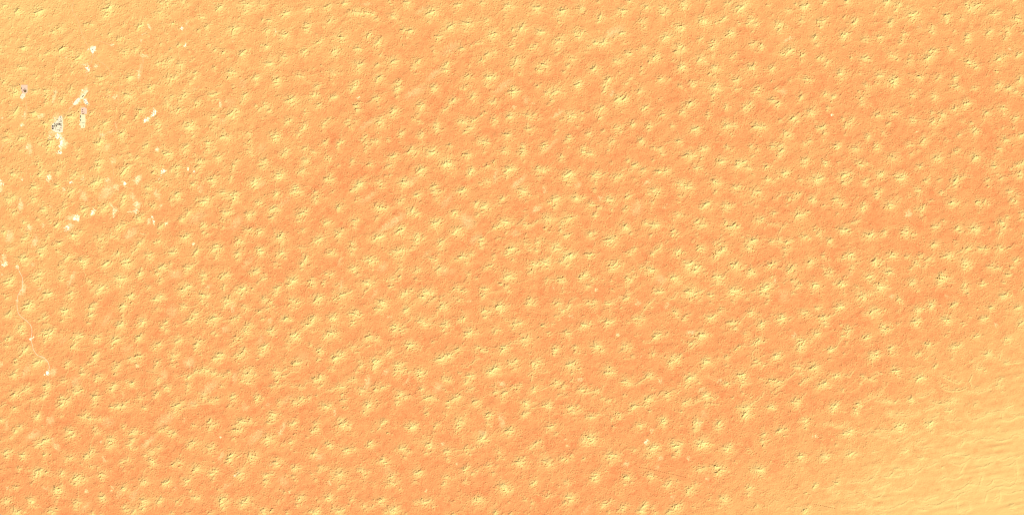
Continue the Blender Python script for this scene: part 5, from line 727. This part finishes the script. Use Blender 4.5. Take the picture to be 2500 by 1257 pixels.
def cyl(bm, x, y, z0, z1, r0, r1=None, n=20):
    r1 = r0 if r1 is None else r1
    a = [bm.verts.new((x + r0 * math.cos(6.28319 * i / n), y + r0 * math.sin(6.28319 * i / n), z0)) for i in range(n)]
    b = [bm.verts.new((x + r1 * math.cos(6.28319 * i / n), y + r1 * math.sin(6.28319 * i / n), z1)) for i in range(n)]
    for i in range(n): bm.faces.new((a[i], a[(i + 1) % n], b[(i + 1) % n], b[i]))
    bm.faces.new(a[::-1]); bm.faces.new(b)
def hcyl(bm, p, q, r, n=8):
    p, q = np.array(p, float), np.array(q, float); d = (q - p) / np.linalg.norm(q - p)
    u = np.cross(d, (0, 0, 1)); u /= np.linalg.norm(u); w = np.cross(u, d)
    rings = [[bm.verts.new(tuple(c + r * (math.cos(6.28319 * i / n) * u + math.sin(6.28319 * i / n) * w))) for i in range(n)] for c in (p, q)]
    for i in range(n): bm.faces.new((rings[0][i], rings[0][(i + 1) % n], rings[1][(i + 1) % n], rings[1][i]))
    bm.faces.new(rings[0][::-1]); bm.faces.new(rings[1])

for ri, (pts, w) in enumerate(roads):
    bm = bmesh.new(); prev = None; w = w * (.95 if ri == 0 else .85)
    for i, (x, y) in enumerate(pts):
        a, b = pts[max(0, i - 1)], pts[min(len(pts) - 1, i + 1)]; dx, dy = b[0] - a[0], b[1] - a[1]; L = math.hypot(dx, dy) or 1; nx, ny = -dy / L, dx / L
        ww = w * .5 * (1 + .12 * math.sin(i * .37)); row = []
        zc = max(zpx(x + nx * k, y + ny * k) for k in (-ww, -ww / 2, 0, ww / 2, ww))
        for k in (-ww - .12, -ww, 0, ww, ww + .12):
            row.append(bm.verts.new((wx(x + nx * k), wy(y + ny * k), zc + (2.2 if abs(k) <= ww else -4.0))))
        if prev and math.sin(i * .31 + ri) + math.sin(i * .83 + 2 * ri) > (-1.6 if ri == 0 else -.95):
            for j in range(4): bm.faces.new((prev[j], prev[j + 1], row[j + 1], row[j]))
        prev = row
    struct("road", bm, 'track' if ri == 0 else 'faded_track')
PADM = {'plant': 'gravel_cream', 'ybend': 'gravel_yellow', 'ywest': 'gravel_white', 'yeast': 'gravel_white', 'camp': 'gravel_pink', 'strip': 'gravel_yellow', 'nwyard': 'gravel_pink', 'nwtail': 'gravel_cream', 'tri': 'gravel_white'}
rp = random.Random(5)
for n_, (k, poly) in enumerate(PADS.items()):
    z = padz[k] * PX; bm = bmesh.new(); cx = sum(p[0] for p in poly) / len(poly); cy = sum(p[1] for p in poly) / len(poly)
    fine = []
    for i in range(len(poly)):
        p, q = poly[i], poly[(i + 1) % len(poly)]; m = max(1, int(math.hypot(q[0] - p[0], q[1] - p[1]) / 1.2))
        for j in range(m):
            t = j / m; fine.append((p[0] + (q[0] - p[0]) * t + rp.uniform(-.18, .18), p[1] + (q[1] - p[1]) * t + rp.uniform(-.18, .18)))
    top = [bm.verts.new((wx(x), wy(y), z + 3.0 + 0.12 * n_)) for x, y in fine]
    bot = [bm.verts.new((wx(x + (x - cx) * .06), wy(y + (y - cy) * .06), z - 4)) for x, y in fine]
    bm.faces.new(top)
    for i in range(len(fine)): bm.faces.new((top[i], top[(i + 1) % len(fine)], bot[(i + 1) % len(fine)], bot[i]))
    bmesh.ops.triangulate(bm, faces=[f for f in bm.faces if len(f.verts) > 4])
    struct("yard_ground", bm, PADM[k])
def zp(pad): return padz[pad] * PX + 3.0 + 0.12 * list(PADS).index(pad) + .05

# ---------------------------------------------------------------- builders
def pond(label, x, y, w, l, rot, cells, z, water='water', group=None):
    """lined evaporation pond: raised earth bank, black liner, water in one or more cells (w across, l along, in photo pixels)"""
    t = thing("evaporation_pond", label, "pond", x, y, z, rot, group)
    W, L = w * PX / 2 * 1.12, l * PX / 2 * 1.08
    def ring(bm, x0, x1, y0, y1, wi, z0, z1):
        o = [(x0 - wi, y0 - wi, z0), (x1 + wi, y0 - wi, z0), (x1 + wi, y1 + wi, z0), (x0 - wi, y1 + wi, z0)]
        i_ = [(x0, y0, z1), (x1, y0, z1), (x1, y1, z1), (x0, y1, z1)]
        a = [bm.verts.new(c) for c in o]; b = [bm.verts.new(c) for c in i_]
        for k in range(4): bm.faces.new((a[k], a[(k + 1) % 4], b[(k + 1) % 4], b[k]))
    n = cells; sl = 2 * L / n
    bm = bmesh.new(); ring(bm, -W, W, -L, L, 4, -3, 2.6)
    for k in range(1, n): bx(bm, -W, W, -L + k * sl - 2.5, -L + k * sl + 2.5, -1, 2.5)
    link("bank", bm, 'earth', t)
    for k in range(n):
        y0, y1 = -L + k * sl + (2.5 if k else 0), -L + (k + 1) * sl - (2.5 if k < n - 1 else 0)
        bm = bmesh.new(); ring(bm, -W + 2.5, W - 2.5, y0 + 2.5, y1 - 2.5, 2.5, 2.55, .5); lin = link("liner", bm, 'black', t)
        bm = bmesh.new(); bx(bm, -W + 2.3, W - 2.3, y0 + 2.3, y1 - 2.3, .2, .8)
        link("water_surface", bm, water if not isinstance(water, tuple) else water[k], t)
    return t
def shed(name, label, cat, x, y, w, l, rot, h, z, wall, roof, group=None, ridge=True, doors=1):
    t = thing(name, label, cat, x, y, z, rot, group); W, L = w * PX / 2 * 1.1, l * PX / 2 * 1.1
    bm = bmesh.new(); bx(bm, -W, W, -L, L, -1, h)
    if ridge:
        rz = h + min(W, L) * .28
        for sx in (-1, 1):
            pass
    link("walls", bm, wall, t)
    bm = bmesh.new(); o = .8
    if ridge:
        if L >= W: A = [(-W - o, -L - o, h + .02), (0, -L - o, rz), (W + o, -L - o, h + .02)]; B = [(a[0], L + o, a[2]) for a in A]
        else: A = [(-W - o, -L - o, h + .02), (-W - o, 0, rz), (-W - o, L + o, h + .02)]; B = [(W + o, a[1], a[2]) for a in A]
        a = [bm.verts.new(v) for v in A]; b = [bm.verts.new(v) for v in B]
        for k in range(3): bm.faces.new((a[k], a[(k + 1) % 3], b[(k + 1) % 3], b[k]))
        bm.faces.new(a[::-1]); bm.faces.new(b)
    else: bx(bm, -W - o, W + o, -L - o, L + o, h + .02, h + 1.2)
    link("roof", bm, roof, t)
    for k in range(doors):
        yy = -L + 2 * L * (k + 1) / (doors + 1)
        bm = bmesh.new(); bx(bm, W, W + .3, yy - 2.2, yy + 2.2, 0, min(5, h * .7)); link("door", bm, 'grey_dark', t)
    return t
def tank(label, x, y, d, h, z, shell, roof, group=None):
    t = thing("storage_tank", label, "tank", x, y, z, 0, group); r = d * PX / 2
    bm = bmesh.new(); cyl(bm, 0, 0, -1, h, r, n=28); link("shell", bm, shell, t, False)
    bm = bmesh.new(); cyl(bm, 0, 0, h + .02, h + r * .14 + .3, r * 1.01, r * .08, 28); link("roof", bm, roof, t)
    bm = bmesh.new(); bx(bm, r, r + 1.4, -.8, .8, 0, h + 1); link("ladder", bm, 'grey_dark', t)
    return t
def unit(label, x, y, w, l, rot, h, z, m, group=None):
    """open steel process unit: platform decks on columns, with upright vessels"""
    t = thing("process_unit", label, "process unit", x, y, z, rot, group); W, L = w * PX / 2 * 1.15, l * PX / 2 * 1.05
    bm = bmesh.new()
    for i in range(3):
        for j in range(4): bx(bm, -W + i * W - .6 * i, -W + i * W - .6 * i + 1.2, -L + j * (2 * L - 1.2) / 3, -L + j * (2 * L - 1.2) / 3 + 1.2, -.5, h)
    for zz in (h * .45, h): bx(bm, -W, W, -L, L, zz, zz + .5)
    link("steel_frame", bm, m, t)
    nv = max(2, int(L / 9))
    for k in range(min(4, nv)):
        bm = bmesh.new(); yy = -L + 2 * L * (k + .5) / min(4, nv)
        cyl(bm, 0, yy, 0, h * (1.25 + .2 * (k % 2)), min(W * .55, 5), n=12); link("vessel", bm, 'grey_dark' if k % 2 else m, t)
    return t
def rack(label, x, y, l, rot, z, group=None, w=9, m='grey_dark'):
    t = thing("pipe_rack", label, "pipe rack", x, y, z, rot, group); L = l * PX / 2; W = w / 2
    n = max(3, int(l * 20 / 14))
    for i in range(n + 1):
        bm = bmesh.new(); xx = -L + 2 * L * i / n
        for s in (-1, 1): bx(bm, xx - .4, xx + .4, s * (W - .4) - .4, s * (W - .4) + .4, -.5, 6)
        bx(bm, xx - .4, xx + .4, -W, W, 6.0, 6.7)
        link("trestle", bm, m, t)
    for k, yy in enumerate((-W * .75, -W * .25, W * .25, W * .75)):
        bm = bmesh.new(); hcyl(bm, (-L, yy, 7.6), (L, yy, 7.6), .9 * W / 4.5, 6); link("pipe", bm, 'grey_dark' if k % 2 else m, t)
    return t

Z = zp('plant')
pond("tall pond west of the cream plant yard, black at both ends and lilac grey between", 129.1, 311.3, 3.4, 8.4, 0, 3, Z, ('black', 'pale_water', 'water'))
unit("dark steel unit at the west end of the long pipe rack in the plant yard", 134.2, 303.6, 1.6, 2.6, 0, 16, Z, 'olive')
shed("control_building", "small square olive hut standing alone north of the pipe rack's west end", "hut", 134.3, 299.6, 1.2, 1.3, 0, 6, Z, 'cream', 'olive', doors=1)
shed("warehouse_building", "long grey warehouse on the west side of the plant yard below the pipe rack", "warehouse", 134.2, 308.4, 2.0, 3.6, 0, 10, Z, 'grey', 'olive', doors=2)
rack("narrow north to south pipe rack running down from the grey warehouse", 135, 314.4, 6, 90, Z, w=14, m='grey')
unit("slanting dark brown unit inside the rack square, south of the pipe rack", 138.3, 308.2, 1.5, 3.2, 14, 17, Z, 'brown_dark')
shed("compressor_house", "pale grey compressor house just north of the pipe rack, second building from the west", "compressor house", 137.8, 303.2, 1.3, 1.8, 0, 8, Z, 'grey', 'grey', doors=1)
unit("narrow brown unit on the pipe rack, third from the west in the row", 140.4, 303.4, .9, 2.6, 0, 15, Z, 'mauve')
unit("narrow brown unit on the pipe rack, tallest and fourth from the west in the row", 142.6, 302.9, .9, 3.4, 0, 20, Z, 'brown_dark')
unit("widest dark unit of the row, with a slanted shadow, east of the row's middle", 146.1, 303.4, 1.7, 3.0, -8, 18, Z, 'grey_dark')
unit("dark unit at the east end of the pipe rack by the yard's eastern edge", 149.3, 303.5, 1.5, 2.6, 10, 16, Z, 'olive')
rack("long east to west pipe rack across the middle of the plant yard", 142, 305.6, 14.6, 0, Z, w=12)
unit("rust brown unit below the east end of the pipe rack", 149.4, 307.6, 1.2, 3.0, 6, 15, Z, 'brown_dark')
shed("warehouse_building", "mauve roofed store near the south east corner of the plant yard", "warehouse", 149.1, 312.5, 2.1, 2.0, 0, 8, Z, 'cream', 'mauve', doors=2)
shed("store_shed", "small mauve shed close below the mauve roofed store", "shed", 149.3, 315.3, 1.3, 1.0, -20, 6, Z, 'cream', 'mauve')
tank("pale teal round tank in the white southern part of the plant yard", 142.1, 313.6, 1.5, 10, Z, 'teal', 'teal')
tank("small pinkish tank right of the teal tank", 145.5, 313.6, .9, 8, Z, 'mauve', 'mauve')
tank("small brown tank below the pinkish tank, near the yard's south wall", 145.5, 315.6, .8, 8, Z, 'olive', 'olive')
rack("pipe rack along the southern edge of the plant yard", 143.4, 317.4, 9.4, 0, Z, w=8, m='grey')
shed("gate_house", "low brown building at the southern gate below the yard's edge rack", "gate house", 146.1, 320, 2.0, .9, 0, 6, Z, 'olive', 'brown_dark')
shed("store_shed", "brown roofed shed on the sloping north west edge of the plant yard", "shed", 139.7, 292.4, 2.5, 1.3, -8, 7, zpx(139.7, 292.4) + 1, 'olive', 'olive')
shed("accommodation_block", "long thin grey block running north to south at the top of the plant yard", "block", 147.7, 286.6, .9, 4.0, 0, 7, Z, 'grey', 'grey', doors=3)
shed("accommodation_block", "short grey block lying east to west just below the long thin grey block", "block", 149.9, 289.5, 2.0, .7, 0, 6, Z, 'grey', 'grey')
shed("workshop_building", "grey brown workshop in the upper east of the plant yard", "workshop", 148.6, 294.2, 3.2, 1.0, -12, 8, Z, 'grey', 'olive', doors=2)
shed("workshop_building", "dark roofed workshop below the grey brown workshop, at the yard's east side", "workshop", 149.2, 297, 2.8, 1.5, 10, 9, Z, 'grey_dark', 'grey_dark', doors=2)
shed("accommodation_block", "pale pink block between the workshops and the pipe rack row", "block", 145.4, 298.8, 2.4, 1.3, -35, 6, Z, 'cream', 'mauve', doors=2)
shed("store_shed", "faint grey shed in the middle of the plant yard's northern half", "shed", 142.8, 294.3, 1.6, .9, 0, 6, Z, 'white', 'grey')

pond("black double pond set diagonally in the pale fork of the forked yard", 202.6, 235.4, 1.9, 3.9, -38, 2, zp('ybend'))
shed("store_shed", "small grey shed on the white western arm of the forked yard", "shed", 189.9, 247.8, 1.0, 1.4, 10, 6, zp('ywest'), 'grey', 'grey')
shed("store_shed", "tiny dark shed near the tip of the forked yard's north eastern arm", "shed", 207.4, 229.6, .8, .9, 20, 5, zp('ybend'), 'grey', 'olive')
shed("accommodation_block", "grey barrack nearest the fork on the white eastern arm", "barrack", 206.2, 247.0, 1.2, 1.9, 40, 6, zp('yeast'), 'white', 'grey', group="barracks on the white eastern arm")
shed("accommodation_block", "lilac barrack in the middle of the white eastern arm", "barrack", 209.6, 250, 3.2, .8, 28, 6, zp('yeast'), 'white', 'mauve', group="barracks on the white eastern arm")
shed("accommodation_block", "dark grey barrack second from the far end of the white eastern arm", "barrack", 213.3, 253.4, 2.8, .8, 12, 6, zp('yeast'), 'grey', 'grey_dark', group="barracks on the white eastern arm")
shed("accommodation_block", "greenish grey barrack at the far end of the white eastern arm", "barrack", 211.3, 255.2, 1.3, 1.1, 12, 6, zp('yeast'), 'grey', 'olive', group="barracks on the white eastern arm")
pond("small tilted black pond on bare sand west of the pink camp", 192.2, 273.6, 1.6, 2.6, 20, 1, zpx(192.2, 273.6) + 1)
shed("accommodation_block", "mauve camp block at the top of the pink camp", "camp block", 201.9, 269, 2.3, 2.6, 0, 6, zp('camp'), 'cream', 'mauve', group="blocks of the pink camp", doors=2)
shed("accommodation_block", "wide mauve camp block in the middle of the pink camp", "camp block", 201.4, 273.8, 3.2, 1.3, 0, 6, zp('camp'), 'cream', 'mauve', group="blocks of the pink camp", doors=2)
shed("accommodation_block", "small pink camp block right of the middle of the pink camp", "camp block", 205.2, 275.2, 1.4, 1.2, 0, 6, zp('camp'), 'cream', 'mauve', group="blocks of the pink camp")
shed("accommodation_block", "long brown roofed block along the southern edge of the pink camp", "camp block", 203, 278, 4.4, .9, 0, 6, zp('camp'), 'olive', 'brown_dark', group="blocks of the pink camp", doors=2)
shed("store_shed", "red brown shed north east of the pink camp on orange sand", "shed", 211.2, 260.2, 1.4, 1.5, 0, 6, zpx(211.2, 260.2) + 1, 'mauve', 'mauve')
pond("long black double pond at the upper west edge of the pale yellow strip yard", 196.9, 285.3, 1.7, 4.9, 0, 2, zp('strip'))
pond("shorter black pond lower on the west edge of the pale yellow strip yard", 197.1, 293.8, 1.7, 3.3, 0, 2, zp('strip'))
rack("faint green grey pipe rack crossing the pale yellow strip yard", 203, 300.6, 7, 0, zp('strip'), w=10, m='grey')
tank("dark round tank near the southern end of the pale yellow strip yard", 204.5, 309, 1.7, 10, zp('strip'), 'olive', 'grey_dark')
pond("dark brown pond on the sand at the north west corner outside the pink square yard", 47.8, 208.4, 2.3, 2.0, 10, 1, zpx(47.8, 208.4) + 1)
pond("square dark brown pond inside the west edge of the pink square yard", 52.7, 216.2, 2.1, 2.3, 0, 1, zp('nwyard'))
shed("warehouse_building", "large olive brown roofed hall in the lower right of the pink square yard", "hall", 62, 223, 4.8, 5.4, 0, 10, zp('nwyard'), 'olive', 'olive', ridge=False, doors=3)
shed("accommodation_block", "thin mauve block north of the olive brown hall", "block", 60.8, 216.6, 2.8, 1.1, 0, 6, zp('nwyard'), 'mauve', 'mauve', doors=2)
shed("accommodation_block", "mauve block touching distance west of the olive brown hall", "block", 57.2, 221.4, 2.4, 3.0, 0, 6, zp('nwyard'), 'mauve', 'mauve', doors=2)
shed("store_shed", "small pink grey block at the south west corner of the pink square yard", "shed", 54.9, 225.8, 1.4, 1.4, 0, 6, zpx(54.9, 225.8) + 3.9, 'mauve', 'grey')
pond("small dark pond at the west tip of the cream tail below the pink square yard", 50.9, 233.4, 1.2, 1.9, 0, 1, zp('nwtail'))
tank("grey tank in the middle of the cream tail below the pink square yard", 54.2, 234.2, 1.3, 7, zp('nwtail'), 'grey', 'grey')
pond("oval looking dark green pond in the long pale clearing between two yards", 134, 228.4, 1.4, 2.9, 0, 1, zpx(134, 228.4) + 1)
tank("lone grey tank in the middle of the white triangular yard by the track junction", 226.2, 121.8, 1.7, 9, zp('tri'), 'grey', 'grey')
tank("dark tank on the white clearing at the south end of the plant's salt strip", 145.2, 371, 1.4, 8, zpx(145.2, 371) + 1, 'olive', 'grey_dark')
shed("store_shed", "grey blue shed right of the dark tank on the white clearing", "shed", 148.2, 372.4, 1.4, .9, 20, 6, zpx(148.2, 372.4) + 1, 'grey', 'grey')
shed("store_shed", "narrow grey shed half way down the white salt strip below the plant", "shed", 149.6, 335.6, 2.2, .7, 0, 6, zpx(149.6, 335.6) + 1, 'grey', 'grey')
shed("store_shed", "bluish grey shed on the small white patch beside a dune south of the camps", "shed", 175.8, 446.6, 1.6, .9, 20, 6, zpx(175.8, 446.6) + 1, 'grey', 'grey')
tank("small dark tank on the narrow slanting white clearing among dunes, far from every yard", 475.8, 420, 1.2, 7, zpx(475.8, 420) + 1, 'grey', 'grey_dark')
shed("store_shed", "grey shed on the bright white patch beside the yellow dunes near the top", "shed", 444.2, 70.4, 1.8, .8, 20, 6, zpx(444.2, 70.4) + 1, 'grey', 'grey')
for pts, label in PIPES:
    t = None
    x0, y0 = pts[0]
    root = thing("pipeline", label, "pipeline", x0, y0, zpx(x0, y0))
    base = root.location.copy(); rr = random.Random(len(label)); segs = []
    for (p, q) in zip(pts[:-1], pts[1:]):
        D = math.hypot(q[0] - p[0], q[1] - p[1]); s = rr.uniform(0, 2)
        while s < D:
            e = min(D, s + rr.uniform(2.4, 3.6))
            if not (pts[0][0] == 1539 and p[0] < 1570 and rr.random() < .5):
                A = (p[0] + (q[0] - p[0]) * s / D, p[1] + (q[1] - p[1]) * s / D); B = (p[0] + (q[0] - p[0]) * e / D, p[1] + (q[1] - p[1]) * e / D)
                segs.append((A, B))
            s = e + rr.uniform(1.6, 3.0)
    for A, B in segs:
        bm = bmesh.new()
        for off in (-5, 5):
            hcyl(bm, (wx(A[0]) - base[0], wy(A[1]) - base[1] + off, zpx(*A) - base[2] + 3), (wx(B[0]) - base[0], wy(B[1]) - base[1] + off, zpx(*B) - base[2] + 3), 4.6, 10)
        link("pipe_section", bm, 'rust', root)
